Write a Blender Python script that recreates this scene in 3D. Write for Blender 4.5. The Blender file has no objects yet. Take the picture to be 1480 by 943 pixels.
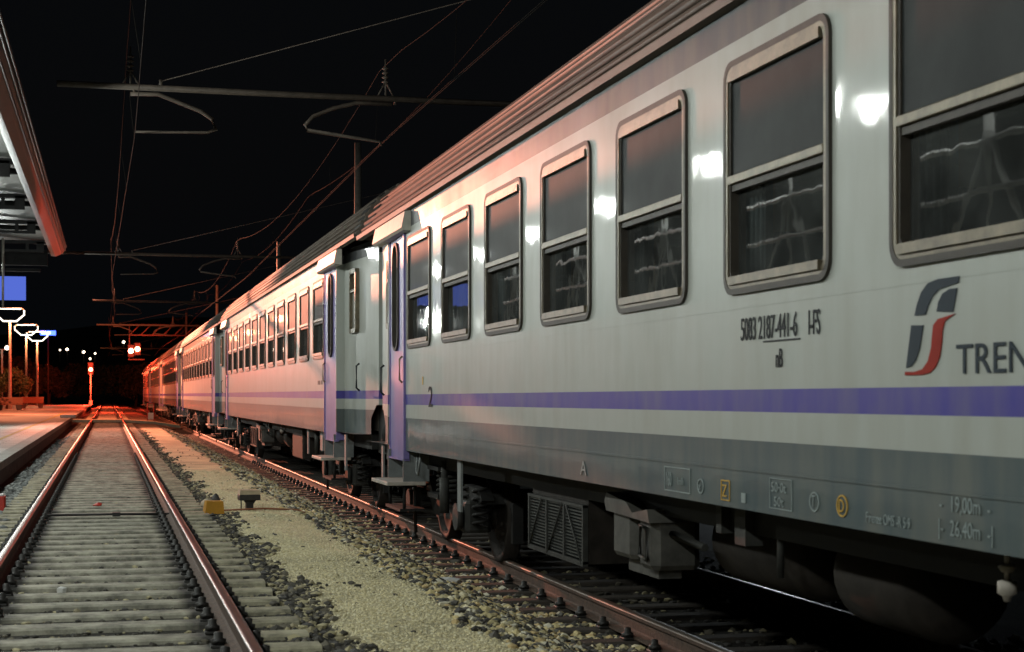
import bpy, math, random
import numpy as np
from mathutils import Vector, Matrix
R = math.radians
random.seed(7); RNG = np.random.default_rng(7)
S = bpy.context.scene
COL = S.collection

# ---------------------------------------------------------------- camera, world, exposure
YAW = 13.837
cam_d = bpy.data.cameras.new('camera'); cam = bpy.data.objects.new('camera', cam_d); COL.objects.link(cam)
cam.location = (0, 0, 1.25); cam.rotation_euler = (R(90), 0, R(-YAW))
cam_d.sensor_width = 36; cam_d.lens = 36*2371/1480; cam_d.shift_y = 99.5/1480
cam_d.clip_start = 0.1; cam_d.clip_end = 3000
cam_d.dof.use_dof = True; cam_d.dof.focus_distance = 19.0; cam_d.dof.aperture_fstop = 5.0
S.camera = cam
W = bpy.data.worlds.new('World'); S.world = W; W.use_nodes = True
nt = W.node_tree; bg = nt.nodes['Background']
sky = nt.nodes.new('ShaderNodeTexSky'); sky.sky_type = 'NISHITA'; sky.sun_disc = False
sky.sun_elevation = R(-2); sky.sun_rotation = R(200)
tint = nt.nodes.new('ShaderNodeMixRGB'); tint.inputs[0].default_value = .93; tint.inputs[2].default_value = (.034,.044,.056,1)
nt.links.new(sky.outputs[0], tint.inputs[1]); nt.links.new(tint.outputs[0], bg.inputs[0]); bg.inputs[1].default_value = 0.05
S.view_settings.view_transform = 'Standard'; S.view_settings.look = 'None'
S.view_settings.exposure = 0.0; S.view_settings.gamma = 1.0
S.render.engine = 'CYCLES'
S.cycles.max_bounces = 6; S.cycles.sample_clamp_indirect = 4.0; S.cycles.sample_clamp_direct = 0
S.cycles.caustics_reflective = False; S.cycles.caustics_refractive = False

CANOPY_COL = (0.93, 0.99, 0.93); SODIUM = (1.0, 0.30, 0.17); RED = (1.0, 0.055, 0.02)
P_CANOPY = 410; P_FLOOD = 170000; P_SIGNAL = 5000

# ---------------------------------------------------------------- helpers
def tag(o, label=None, cat=None, group=None, kind=None):
    if label: o['label'] = label
    if cat: o['category'] = cat
    if group: o['group'] = group
    if kind: o['kind'] = kind
    return o
def empty(name, loc=(0,0,0), rz=0, label=None, cat=None, group=None):
    o = bpy.data.objects.new(name, None); COL.objects.link(o); o.location = loc
    o.rotation_euler = (0,0,rz); o.empty_display_size = .2
    return tag(o, label, cat, group)
def copy_tree(o, parent=None):
    c = o.copy(); COL.objects.link(c); c.parent = parent
    for ch in list(o.children): copy_tree(ch, c)
    return c
def principled(name):
    m = bpy.data.materials.new(name); m.use_nodes = True
    return m, m.node_tree, m.node_tree.nodes['Principled BSDF']
def mat(name, col, rough=.6, metal=0, var=.25, scale=6, bump=0, bscale=40, spec=.5, vec=None):
    """plain surface with two octaves of tonal variation and optional bump"""
    m, n, p = principled(name)
    p.inputs['Roughness'].default_value = rough; p.inputs['Metallic'].default_value = metal
    p.inputs['Specular IOR Level'].default_value = spec
    tc = n.nodes.new('ShaderNodeTexCoord')
    src = tc.outputs['Object']
    if vec:
        mp = n.nodes.new('ShaderNodeMapping'); mp.inputs['Scale'].default_value = vec
        n.links.new(src, mp.inputs[0]); src = mp.outputs[0]
    nz = n.nodes.new('ShaderNodeTexNoise'); nz.inputs['Scale'].default_value = scale
    nz.inputs['Detail'].default_value = 6; nz.inputs['Roughness'].default_value = .65
    n.links.new(src, nz.inputs['Vector'])
    rp = n.nodes.new('ShaderNodeValToRGB')
    rp.color_ramp.elements[0].position = .3; rp.color_ramp.elements[1].position = .7
    rp.color_ramp.elements[0].color = (*[c*(1-var) for c in col], 1)
    rp.color_ramp.elements[1].color = (*[min(1, c*(1+var)) for c in col], 1)
    n.links.new(nz.outputs[0], rp.inputs[0]); n.links.new(rp.outputs[0], p.inputs['Base Color'])
    if bump:
        b2 = n.nodes.new('ShaderNodeTexNoise'); b2.inputs['Scale'].default_value = bscale; b2.inputs['Detail'].default_value = 4
        n.links.new(tc.outputs['Object'], b2.inputs['Vector'])
        bp = n.nodes.new('ShaderNodeBump'); bp.inputs['Strength'].default_value = bump; bp.inputs['Distance'].default_value = .02
        n.links.new(b2.outputs[0], bp.inputs['Height']); n.links.new(bp.outputs[0], p.inputs['Normal'])
    return m
def emit(name, col, s):
    m = bpy.data.materials.new(name); m.use_nodes = True; n = m.node_tree
    n.nodes.remove(n.nodes['Principled BSDF']); e = n.nodes.new('ShaderNodeEmission')
    e.inputs[0].default_value = (*col, 1); e.inputs[1].default_value = s
    n.links.new(e.outputs[0], n.nodes['Material Output'].inputs[0]); return m

class MB:
    def __init__(s): s.v = []; s.f = []; s.mi = []; s.sm = []
    def add(s, vs, fs, mi=0, smooth=False):
        o = len(s.v); s.v += [tuple(v) for v in vs]
        for f in fs: s.f.append(tuple(i+o for i in f)); s.mi.append(mi); s.sm.append(smooth)
        return s
    def box(s, a, b, mi=0, bev=0):
        (x0,y0,z0),(x1,y1,z1) = a, b
        if not bev:
            vs = [(x0,y0,z0),(x1,y0,z0),(x1,y1,z0),(x0,y1,z0),(x0,y0,z1),(x1,y0,z1),(x1,y1,z1),(x0,y1,z1)]
            return s.add(vs, [(0,3,2,1),(4,5,6,7),(0,1,5,4),(1,2,6,5),(2,3,7,6),(3,0,4,7)], mi)
        e = bev
        def ring(z, i): return [(x0+i,y0,z),(x1-i,y0,z),(x1,y0+i,z),(x1,y1-i,z),(x1-i,y1,z),(x0+i,y1,z),(x0,y1-i,z),(x0,y0+i,z)]
        def ringi(z):
            return [(x0+e,y0+e*.4,z),(x1-e,y0+e*.4,z),(x1-e*.4,y0+e,z),(x1-e*.4,y1-e,z),(x1-e,y1-e*.4,z),(x0+e,y1-e*.4,z),(x0+e*.4,y1-e,z),(x0+e*.4,y0+e,z)]
        R_ = [ringi(z0), ring(z0+e*.6, e), ring(z1-e*.6, e), ringi(z1)]
        vs = sum(R_, []); fs = [tuple(range(7,-1,-1)), tuple(range(24,32))]
        for k in range(3):
            for i in range(8): j=(i+1)%8; fs.append((k*8+i,k*8+j,(k+1)*8+j,(k+1)*8+i))
        return s.add(vs, fs, mi)
    def prism(s, poly, axis, a, b, mi=0, smooth=False, caps=True):
        """poly: 2D points; axis 'y': (x,z) extruded along y ; 'x': (y,z) ; 'z': (x,y)"""
        def P(p, t): return {'y':(p[0],t,p[1]), 'x':(t,p[0],p[1]), 'z':(p[0],p[1],t)}[axis]
        n = len(poly); vs = [P(p,a) for p in poly]+[P(p,b) for p in poly]
        s.add(vs, [(i,(i+1)%n,n+(i+1)%n,n+i) for i in range(n)], mi, smooth)
        if caps: s.add(vs, [tuple(range(n-1,-1,-1)), tuple(range(n,2*n))], mi)
        return s
    def tube(s, pts, r, n=8, mi=0, cap=True):
        pts = [Vector(p) for p in pts]; rs = r if isinstance(r,(list,tuple)) else [r]*len(pts)
        vs = []; up = Vector((0,0,1))
        for i, p in enumerate(pts):
            d = (pts[min(i+1,len(pts)-1)]-pts[max(i-1,0)]).normalized()
            u = d.cross(up)
            if u.length < .05: u = d.cross(Vector((0,1,0)))
            u.normalize(); w = d.cross(u)
            for k in range(n):
                a = 2*math.pi*k/n; vs.append(p+(u*math.cos(a)+w*math.sin(a))*rs[i])
        fs = [(i*n+k, i*n+(k+1)%n, (i+1)*n+(k+1)%n, (i+1)*n+k) for i in range(len(pts)-1) for k in range(n)]
        s.add(vs, fs, mi, True)
        if cap: s.add(vs, [tuple(range(n-1,-1,-1)), tuple(range((len(pts)-1)*n, len(pts)*n))], mi)
        return s
    def lathe(s, prof, c, axis='z', n=24, mi=0):
        """prof: (r, t) list; axis direction"""
        vs = []
        for r, t in prof:
            for k in range(n):
                a = 2*math.pi*k/n; u, w = r*math.cos(a), r*math.sin(a)
                v = {'z':(u,w,t),'x':(t,u,w),'y':(u,t,w)}[axis]
                vs.append((c[0]+v[0], c[1]+v[1], c[2]+v[2]))
        fs = [(i*n+k, i*n+(k+1)%n, (i+1)*n+(k+1)%n, (i+1)*n+k) for i in range(len(prof)-1) for k in range(n)]
        s.add(vs, fs, mi, True)
        s.add(vs, [tuple(range(n)), tuple(range((len(prof)-1)*n, len(prof)*n))], mi)
        return s
    def build(s, name, mats, parent=None):
        me = bpy.data.meshes.new(name); me.from_pydata(s.v, [], s.f)
        if not isinstance(mats,(list,tuple)): mats = [mats]
        for m in mats: me.materials.append(m)
        me.polygons.foreach_set('material_index', s.mi); me.polygons.foreach_set('use_smooth', s.sm)
        me.update()
        import bmesh
        b = bmesh.new(); b.from_mesh(me); bmesh.ops.remove_doubles(b, verts=b.verts, dist=1e-5)
        bmesh.ops.recalc_face_normals(b, faces=b.faces); b.to_mesh(me); b.free()
        o = bpy.data.objects.new(name, me); COL.objects.link(o)
        if parent: o.parent = parent
        return o
def pieces(m, name, mt, parent):
    """every primitive collected in m becomes an object of its own (connected components)"""
    par = list(range(len(m.v)))
    def find(i):
        while par[i] != i: par[i] = par[par[i]]; i = par[i]
        return i
    key = {}
    for i, v in enumerate(m.v):
        k = tuple(round(c,5) for c in v)
        if k in key: par[find(i)] = find(key[k])
        else: key[k] = i
    for f in m.f:
        for i in f[1:]: par[find(i)] = find(f[0])
    comp = {}
    for f, mi, sm in zip(m.f, m.mi, m.sm): comp.setdefault(find(f[0]), []).append((f,mi,sm))
    for fs in comp.values():
        b = MB(); idx = {}
        for f, mi, sm in fs:
            for i in f:
                if i not in idx: idx[i] = len(b.v); b.v.append(m.v[i])
            b.f.append(tuple(idx[i] for i in f)); b.mi.append(mi); b.sm.append(sm)
        b.build(name, mt, parent)
def text_obj(name, txt, m, parent, loc, size, xs=1, align='LEFT', ext=.0015, rot=(R(90),0,R(-90)), spacing=1):
    """raised lettering on the platform side of the train: reads towards -Y, stands up in Z"""
    cu = bpy.data.curves.new(name, 'FONT'); cu.body = txt; cu.size = size; cu.align_x = align
    cu.extrude = ext; cu.resolution_u = 3; cu.space_character = spacing; cu.space_line = 1.0
    t = bpy.data.objects.new('tmp', cu); COL.objects.link(t)
    dg = bpy.context.evaluated_depsgraph_get()
    me = bpy.data.meshes.new_from_object(t.evaluated_get(dg)); bpy.data.objects.remove(t)
    me.materials.clear(); me.materials.append(m)
    o = bpy.data.objects.new(name, me); COL.objects.link(o); o.parent = parent
    o.location = loc; o.rotation_euler = rot; o.scale = (xs,1,1); return o
def point(name, loc, col, power, r=.1, parent=None):
    l = bpy.data.lights.new(name, 'POINT'); l.color = col; l.energy = power; l.shadow_soft_size = r
    o = bpy.data.objects.new(name, l); COL.objects.link(o); o.location = loc
    if parent: o.parent = parent
    return o

# ---------------------------------------------------------------- materials
M = {}
M['rail'] = mat('rail_steel', (.13,.105,.095), .42, 1, .35, 3, vec=(6,.4,6))
M['rail_rust'] = mat('rail_rust', (.075,.045,.03), .8, 0, .4, 20, .4, 60)
M['rail_dull'] = mat('dull_brown_rail_head', (.11,.085,.065), .5, .5, .3, 5, vec=(6,.5,6))
M['sleeper'] = mat('concrete_sleeper', (.24,.225,.165), .85, 0, .4, 3.2, .5, 45)
M['black_iron'] = mat('greasy_iron', (.018,.016,.014), .6, 0, .5, 20)
M['iron'] = mat('dull_iron', (.06,.055,.05), .7, 0, .4, 12)
M['frame_alu'] = mat('window_aluminium', (.15,.125,.082), .45, .3, .4, 7)
M['gasket'] = mat('rubber_gasket', (.035,.028,.02), .6, 0, .3, 10)
M['under'] = mat('brake_dust_black', (.006,.0055,.005), .75, 0, .6, 5)
M['under_grey'] = mat('dusty_grey_paint', (.036,.036,.033), .65, 0, .5, 6, spec=.25)
M['under_brown'] = mat('dusty_brown_steel', (.022,.018,.015), .75, 0, .5, 5, spec=.2)
M['step_grey'] = mat('light_grey_step_paint', (.17,.185,.185), .6, 0, .25, 6)
M['tread'] = mat('worn_step_tread', (.42,.38,.33), .6, 0, .2, 12)
M['violet'] = mat('violet_door_paint', (.19,.16,.38), .42, 0, .14, 3, spec=.3)
M['header'] = mat('cream_door_header', (.5,.48,.42), .45, 0, .15, 6)
M['roof'] = mat('dirty_roof_sheet', (.12,.095,.075), .6, 0, .4, 2.5, vec=(3,.5,3))
M['concrete'] = mat('platform_edge_concrete', (.085,.083,.075), .85, 0, .5, 3, .6, 30)
M['galv'] = mat('galvanised_steel', (.24,.22,.19), .5, .5, .3, 8)
M['wire'] = mat('dull_copper_wire', (.016,.014,.012), .85, 0, .3, 8, spec=.03)
M['gantry'] = mat('dark_gantry_paint', (.035,.033,.03), .8, 0, .3, 8, spec=.1)
M['galv_dark'] = mat('weathered_catenary_tube', (.085,.066,.05), .7, 0, .35, 8)
M['canopy_skin'] = mat('canopy_fascia_metal', (.026,.032,.036), .5, .1, .25, 4)
M['canopy_soffit'] = mat('canopy_soffit_sheet', (.05,.054,.05), .6, 0, .15, 3)
M['canopy_beam'] = mat('canopy_dark_beam', (.006,.006,.006), .9, 0, .3, 5, spec=.08)
M['white_paint'] = mat('white_paint', (.7,.7,.68), .5, 0, .1, 6)
M['post'] = mat('pale_lamp_post', (.42,.40,.36), .5, 0, .2, 6)
M['ink'] = mat('slate_lettering', (.03,.042,.055), .6, 0, .15, 8, spec=.12)
M['ink_black'] = mat('black_stencil', (.022,.026,.03), .6, 0, .15, 8, spec=.12)
M['ink_red'] = mat('red_emblem_paint', (.30,.022,.012), .6, 0, .12, 8, spec=.12)
M['ink_pale'] = mat('pale_stencil', (.25,.30,.30), .5, 0, .25, 10)
M['ink_yellow'] = mat('yellow_stencil', (.55,.33,.05), .5, 0, .15, 10)
M['bellows'] = mat('black_rubber', (.012,.012,.012), .7, 0, .2, 8)
M['interior'] = mat('coach_interior_panel', (.30,.26,.22), .7, 0, .35, 1.2)
M['seat'] = mat('seat_cloth', (.05,.055,.08), .8, 0, .2, 4)
M['curtain'] = mat('bluish_curtain', (.22,.25,.27), .8, 0, .2, 9)
M['yellow_box'] = mat('orange_yellow_box_paint', (.50,.24,.015), .6, 0, .15, 8)
M['red_paint'] = mat('red_marker_paint', (.45,.03,.015), .5, 0, .2, 8)
M['beige'] = mat('beige_cap', (.42,.35,.24), .7, 0, .2, 10)
M['bench_wood'] = mat('bench_wood', (.35,.16,.08), .6, 0, .2, 8)
M['trunk'] = mat('tree_bark', (.06,.045,.03), .9, 0, .3, 12)
M['leaf'] = mat('tree_leaves', (.06,.085,.03), .6, 0, .5, 4)
M['leaf_dark'] = mat('dark_tree_leaves', (.06,.07,.035), .7, 0, .5, 3)

def livery():
    """grey-white body side with violet stripe and slate bands, streaked by rain and dust; slightly wavy panels"""
    m, n, p = principled('coach_side_paint'); N = n.nodes; L = n.links
    tc = N.new('ShaderNodeTexCoord'); sp = N.new('ShaderNodeSeparateXYZ'); L.new(tc.outputs['Object'], sp.inputs[0])
    mr = N.new('ShaderNodeMapRange'); mr.inputs[1].default_value = 0; mr.inputs[2].default_value = 4; L.new(sp.outputs[2], mr.inputs[0])
    cr = N.new('ShaderNodeValToRGB'); cr.color_ramp.interpolation = 'CONSTANT'
    e = cr.color_ramp.elements; slate = (.068,.098,.108,1); white = (.43,.455,.425,1); vio = (.065,.055,.32,1); top = (.024,.031,.042,1)
    e[0].position = 0; e[0].color = slate; e[1].position = 1.373/4; e[1].color = white
    for pos, c in ((1.507,vio),(1.622,white),(3.364,top)):
        k = e.new(pos/4); k.color = c
    L.new(mr.outputs[0], cr.inputs[0])
    # dirt: vertical streaks + cloudy blotches
    mp = N.new('ShaderNodeMapping'); mp.inputs['Scale'].default_value = (1,3.2,.7); L.new(tc.outputs['Object'], mp.inputs[0])
    st = N.new('ShaderNodeTexNoise'); st.inputs['Scale'].default_value = 2.2; st.inputs['Detail'].default_value = 6; L.new(mp.outputs[0], st.inputs['Vector'])
    cl = N.new('ShaderNodeTexNoise'); cl.inputs['Scale'].default_value = 1.1; cl.inputs['Detail'].default_value = 7; cl.inputs['Roughness'].default_value=.6; L.new(tc.outputs['Object'], cl.inputs['Vector'])
    mu = N.new('ShaderNodeMath'); mu.operation = 'MULTIPLY'; L.new(st.outputs[0], mu.inputs[0]); L.new(cl.outputs[0], mu.inputs[1])
    r2 = N.new('ShaderNodeMapRange'); r2.inputs[1].default_value=.16; r2.inputs[2].default_value=.42; r2.inputs[3].default_value = 0; r2.inputs[4].default_value=.30; L.new(mu.outputs[0], r2.inputs[0])
    mx = N.new('ShaderNodeMixRGB'); mx.blend_type='MIX'; mx.inputs[2].default_value = (.27,.245,.19,1); L.new(r2.outputs[0], mx.inputs[0]); L.new(cr.outputs[0], mx.inputs[1])
    L.new(mx.outputs[0], p.inputs['Base Color'])
    rr = N.new('ShaderNodeMapRange'); rr.inputs[3].default_value=.34; rr.inputs[4].default_value=.55; L.new(cl.outputs[0], rr.inputs[0]); L.new(rr.outputs[0], p.inputs['Roughness'])
    p.inputs['Coat Weight'].default_value = .32; p.inputs['Coat Roughness'].default_value = .06; p.inputs['Specular IOR Level'].default_value = .22
    wv = N.new('ShaderNodeTexNoise'); wv.inputs['Scale'].default_value = 2.3; wv.inputs['Detail'].default_value = 2; L.new(tc.outputs['Object'], wv.inputs['Vector'])
    bp = N.new('ShaderNodeBump'); bp.inputs['Strength'].default_value=.35; bp.inputs['Distance'].default_value=.012; L.new(wv.outputs[0], bp.inputs['Height'])
    L.new(bp.outputs[0], p.inputs['Normal']); L.new(bp.outputs[0], p.inputs['Coat Normal'])
    return m
M['livery'] = livery()
def dusty_glass():
    m, n, p = principled('dusty_upper_glass'); N=n.nodes; L=n.links
    tc = N.new('ShaderNodeTexCoord'); nz = N.new('ShaderNodeTexNoise'); nz.inputs['Scale'].default_value=2.5; nz.inputs['Detail'].default_value=5; L.new(tc.outputs['Object'], nz.inputs['Vector'])
    rp = N.new('ShaderNodeValToRGB'); rp.color_ramp.elements[0].position=.3; rp.color_ramp.elements[1].position=.75
    rp.color_ramp.elements[0].color=(.014,.017,.018,1); rp.color_ramp.elements[1].color=(.034,.038,.038,1)
    L.new(nz.outputs[0], rp.inputs[0]); L.new(rp.outputs[0], p.inputs['Base Color'])
    p.inputs['Roughness'].default_value=.6; p.inputs['Specular IOR Level'].default_value=.15; p.inputs['Coat Weight'].default_value=.07; p.inputs['Coat Roughness'].default_value=.03
    return m
M['dusty_glass'] = dusty_glass()
def clear_glass():
    m = bpy.data.materials.new('tinted_glass'); m.use_nodes=True; n=m.node_tree; N=n.nodes; L=n.links
    N.remove(N['Principled BSDF'])
    tr = N.new('ShaderNodeBsdfTransparent'); tr.inputs[0].default_value=(.6,.64,.62,1)
    gl = N.new('ShaderNodeBsdfGlossy'); gl.inputs['Roughness'].default_value=.02
    tc = N.new('ShaderNodeTexCoord'); wv = N.new('ShaderNodeTexNoise'); wv.inputs['Scale'].default_value=6; wv.inputs['Detail'].default_value=1; L.new(tc.outputs['Object'], wv.inputs['Vector'])
    bp = N.new('ShaderNodeBump'); bp.inputs['Strength'].default_value=.1; bp.inputs['Distance'].default_value=.004; L.new(wv.outputs[0], bp.inputs['Height']); L.new(bp.outputs[0], gl.inputs['Normal'])
    fr = N.new('ShaderNodeFresnel'); fr.inputs[0].default_value=2.3
    mx = N.new('ShaderNodeMixShader'); L.new(fr.outputs[0], mx.inputs[0]); L.new(tr.outputs[0], mx.inputs[1]); L.new(gl.outputs[0], mx.inputs[2])
    df = N.new('ShaderNodeBsdfDiffuse'); df.inputs[0].default_value=(.30,.32,.31,1)
    dn = N.new('ShaderNodeTexNoise'); dn.inputs['Scale'].default_value=3; dn.inputs['Detail'].default_value=6; L.new(tc.outputs['Object'], dn.inputs['Vector'])
    dr_ = N.new('ShaderNodeMapRange'); dr_.inputs[1].default_value=.3; dr_.inputs[2].default_value=.7; dr_.inputs[3].default_value=.05; dr_.inputs[4].default_value=.17; L.new(dn.outputs[0], dr_.inputs[0])
    m2 = N.new('ShaderNodeMixShader'); L.new(dr_.outputs[0], m2.inputs[0]); L.new(mx.outputs[0], m2.inputs[1]); L.new(df.outputs[0], m2.inputs[2])
    L.new(m2.outputs[0], N['Material Output'].inputs[0]); return m
M['glass'] = clear_glass()

# ---------------------------------------------------------------- ground (one sheet with a cross-section)
GP = [(-400,-.3),(-1.9,-.32),(-1.6,-.30),(-1.25,-.225),(-1.1,-.205),(1.1,-.205),(1.32,-.225),(1.45,-.195),(2.2,-.20),(2.6,-.28),(3.1,-.50),(3.3,-.535),(5.7,-.535),(6.4,-.45),(400,-.4)]
def gz(x): return float(np.interp(x, [p[0] for p in GP], [p[1] for p in GP]))
def ground_mat():
    m, n, p = principled('trackbed_ground'); N=n.nodes; L=n.links
    geo = N.new('ShaderNodeNewGeometry'); sp = N.new('ShaderNodeSeparateXYZ'); L.new(geo.outputs['Position'], sp.inputs[0])
    wob = N.new('ShaderNodeTexNoise'); wob.inputs['Scale'].default_value=3.5; wob.inputs['Detail'].default_value=6; wob.inputs['Roughness'].default_value=.7; L.new(geo.outputs['Position'], wob.inputs['Vector'])
    a = N.new('ShaderNodeMath'); a.operation='MULTIPLY_ADD'; a.inputs[1].default_value=.34; L.new(wob.outputs[0], a.inputs[0])
    b = N.new('ShaderNodeMath'); b.operation='ADD'; L.new(sp.outputs[0], b.inputs[0]); b.inputs[1].default_value=-.17; L.new(b.outputs[0], a.inputs[2])
    mr = N.new('ShaderNodeMapRange'); mr.inputs[1].default_value=-8; mr.inputs[2].default_value=8; L.new(a.outputs[0], mr.inputs[0])
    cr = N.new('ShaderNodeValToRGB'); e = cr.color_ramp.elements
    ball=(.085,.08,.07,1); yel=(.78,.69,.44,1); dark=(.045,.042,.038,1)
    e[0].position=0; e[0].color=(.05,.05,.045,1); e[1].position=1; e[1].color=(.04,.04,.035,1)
    for x,c in ((-1.6,ball),(-1.2,(.06,.056,.048,1)),(1.1,(.06,.056,.048,1)),(1.36,(.06,.055,.048,1)),(1.41,yel),(2.24,yel),(2.33,(.2,.18,.12,1)),(3.1,(.11,.095,.07,1)),(3.8,dark)):  # sleeper bed: dark ballast, darkened as well for shade in the gaps
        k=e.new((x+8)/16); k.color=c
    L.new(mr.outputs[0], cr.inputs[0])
    v = N.new('ShaderNodeTexVoronoi'); v.inputs['Scale'].default_value=42; L.new(geo.outputs['Position'], v.inputs['Vector'])
    n2 = N.new('ShaderNodeTexNoise'); n2.inputs['Scale'].default_value=55; n2.inputs['Detail'].default_value=5; n2.inputs['Roughness'].default_value=.8; L.new(geo.outputs['Position'], n2.inputs['Vector'])
    n3 = N.new('ShaderNodeTexNoise'); n3.inputs['Scale'].default_value=1.3; n3.inputs['Detail'].default_value=5; L.new(geo.outputs['Position'], n3.inputs['Vector'])
    r3 = N.new('ShaderNodeMapRange'); r3.inputs[1].default_value=.3; r3.inputs[2].default_value=.7; r3.inputs[3].default_value=.65; r3.inputs[4].default_value=1.15; L.new(n3.outputs[0], r3.inputs[0])
    r2 = N.new('ShaderNodeMapRange'); r2.inputs[1].default_value=.3; r2.inputs[2].default_value=.7; r2.inputs[3].default_value=.62; r2.inputs[4].default_value=1.25; L.new(n2.outputs[0], r2.inputs[0])
    mm = N.new('ShaderNodeMath'); mm.operation='MULTIPLY'; L.new(r3.outputs[0], mm.inputs[0]); L.new(r2.outputs[0], mm.inputs[1])
    # far from the station the walkway is grey soil again
    yf = N.new('ShaderNodeMapRange'); yf.inputs[1].default_value=60; yf.inputs[2].default_value=82; L.new(sp.outputs[1], yf.inputs[0])
    mxf = N.new('ShaderNodeMixRGB'); mxf.inputs[2].default_value=(.10,.085,.065,1); L.new(yf.outputs[0], mxf.inputs[0]); L.new(cr.outputs[0], mxf.inputs[1])
    vm = N.new('ShaderNodeVectorMath'); vm.operation='SCALE'; L.new(mxf.outputs[0], vm.inputs[0]); L.new(mm.outputs[0], vm.inputs['Scale'])
    L.new(vm.outputs[0], p.inputs['Base Color']); p.inputs['Roughness'].default_value=.9; p.inputs['Specular IOR Level'].default_value=.2
    bp = N.new('ShaderNodeBump'); bp.inputs['Strength'].default_value=.8; bp.inputs['Distance'].default_value=.02; L.new(n2.outputs[0], bp.inputs['Height'])
    b2 = N.new('ShaderNodeBump'); b2.inputs['Strength'].default_value=.6; b2.inputs['Distance'].default_value=.02; b2.invert=True; L.new(v.outputs[0], b2.inputs['Height']); L.new(bp.outputs[0], b2.inputs['Normal'])
    L.new(b2.outputs[0], p.inputs['Normal']); return m
g = MB(); ys = [-60,-10,0,10,20,40,80,160,300,900]
vs = [(x,y,z) for y in ys for x,z in GP]; k = len(GP)
g.add(vs, [(j*k+i, j*k+i+1, (j+1)*k+i+1, (j+1)*k+i) for j in range(len(ys)-1) for i in range(k-1)])
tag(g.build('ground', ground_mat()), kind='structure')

# distant rise the town lamps stand on
h = MB(); nx, ny = 40, 14
def hill_z(x, y):
    t = min(1, max(0, (y-330)/260)); return -.6 + 26*t*t*(3-2*t)*(.8+.25*math.sin(x*.013+1)+.08*math.sin(x*.05))
hv = [(-300+i*20, 320+j*26, hill_z(-300+i*20, 320+j*26)) for j in range(ny) for i in range(nx)]
h.add(hv, [(j*nx+i, j*nx+i+1, (j+1)*nx+i+1, (j+1)*nx+i) for j in range(ny-1) for i in range(nx-1)], 0, True)
tag(h.build('hill', mat('dark_hillside', (.03,.035,.02), .9, 0, .5, .1)), kind='structure')

# platform
def paving():
    m, n, p = principled('platform_paving'); N=n.nodes; L=n.links
    geo = N.new('ShaderNodeNewGeometry')
    br = N.new('ShaderNodeTexBrick'); br.inputs['Scale'].default_value=1; br.inputs['Brick Width'].default_value=1.2; br.inputs['Row Height'].default_value=.6; br.inputs['Mortar Size'].default_value=.012
    br.inputs['Color1'].default_value=(.44,.45,.41,1); br.inputs['Color2'].default_value=(.34,.36,.33,1); br.inputs['Mortar'].default_value=(.12,.12,.11,1)
    L.new(geo.outputs['Position'], br.inputs['Vector'])
    nz = N.new('ShaderNodeTexNoise'); nz.inputs['Scale'].default_value=.9; nz.inputs['Detail'].default_value=7; L.new(geo.outputs['Position'], nz.inputs['Vector'])
    mr = N.new('ShaderNodeMapRange'); mr.inputs[1].default_value=.3; mr.inputs[2].default_value=.7; mr.inputs[3].default_value=.6; mr.inputs[4].default_value=1.15; L.new(nz.outputs[0], mr.inputs[0])
    vm = N.new('ShaderNodeVectorMath'); vm.operation='SCALE'; L.new(br.outputs[0], vm.inputs[0]); L.new(mr.outputs[0], vm.inputs['Scale']); L.new(vm.outputs[0], p.inputs['Base Color'])
    p.inputs['Roughness'].default_value=.6; return m
pf = MB(); pf.box((-16,-15,-.33),(-2.05,190,.116), 0)
pl = tag(pf.build('platform', paving()), kind='structure')
cp = MB()
for j in range(205): cp.box((-2.048,-15+j,-.02),(-1.75-.004*random.random(),-15+j+.985,.12), 0, .008)
tag(cp.build('platform_kerb', mat('coping_stone',(.30,.30,.27),.75,0,.3,4,.3,30)), kind='structure')
wl = MB(); wl.box((-2.04,-15,-.33),(-1.81,190,-.022)); tag(wl.build('platform_wall', M['concrete']), kind='structure')
ln = MB(); ln.box((-2.75,-15,.1161),(-2.62,188,.1205)); tag(ln.build('platform_stripe', mat('worn_yellow_line',(.40,.31,.07),.7,0,.6,5)), kind='structure')

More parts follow.
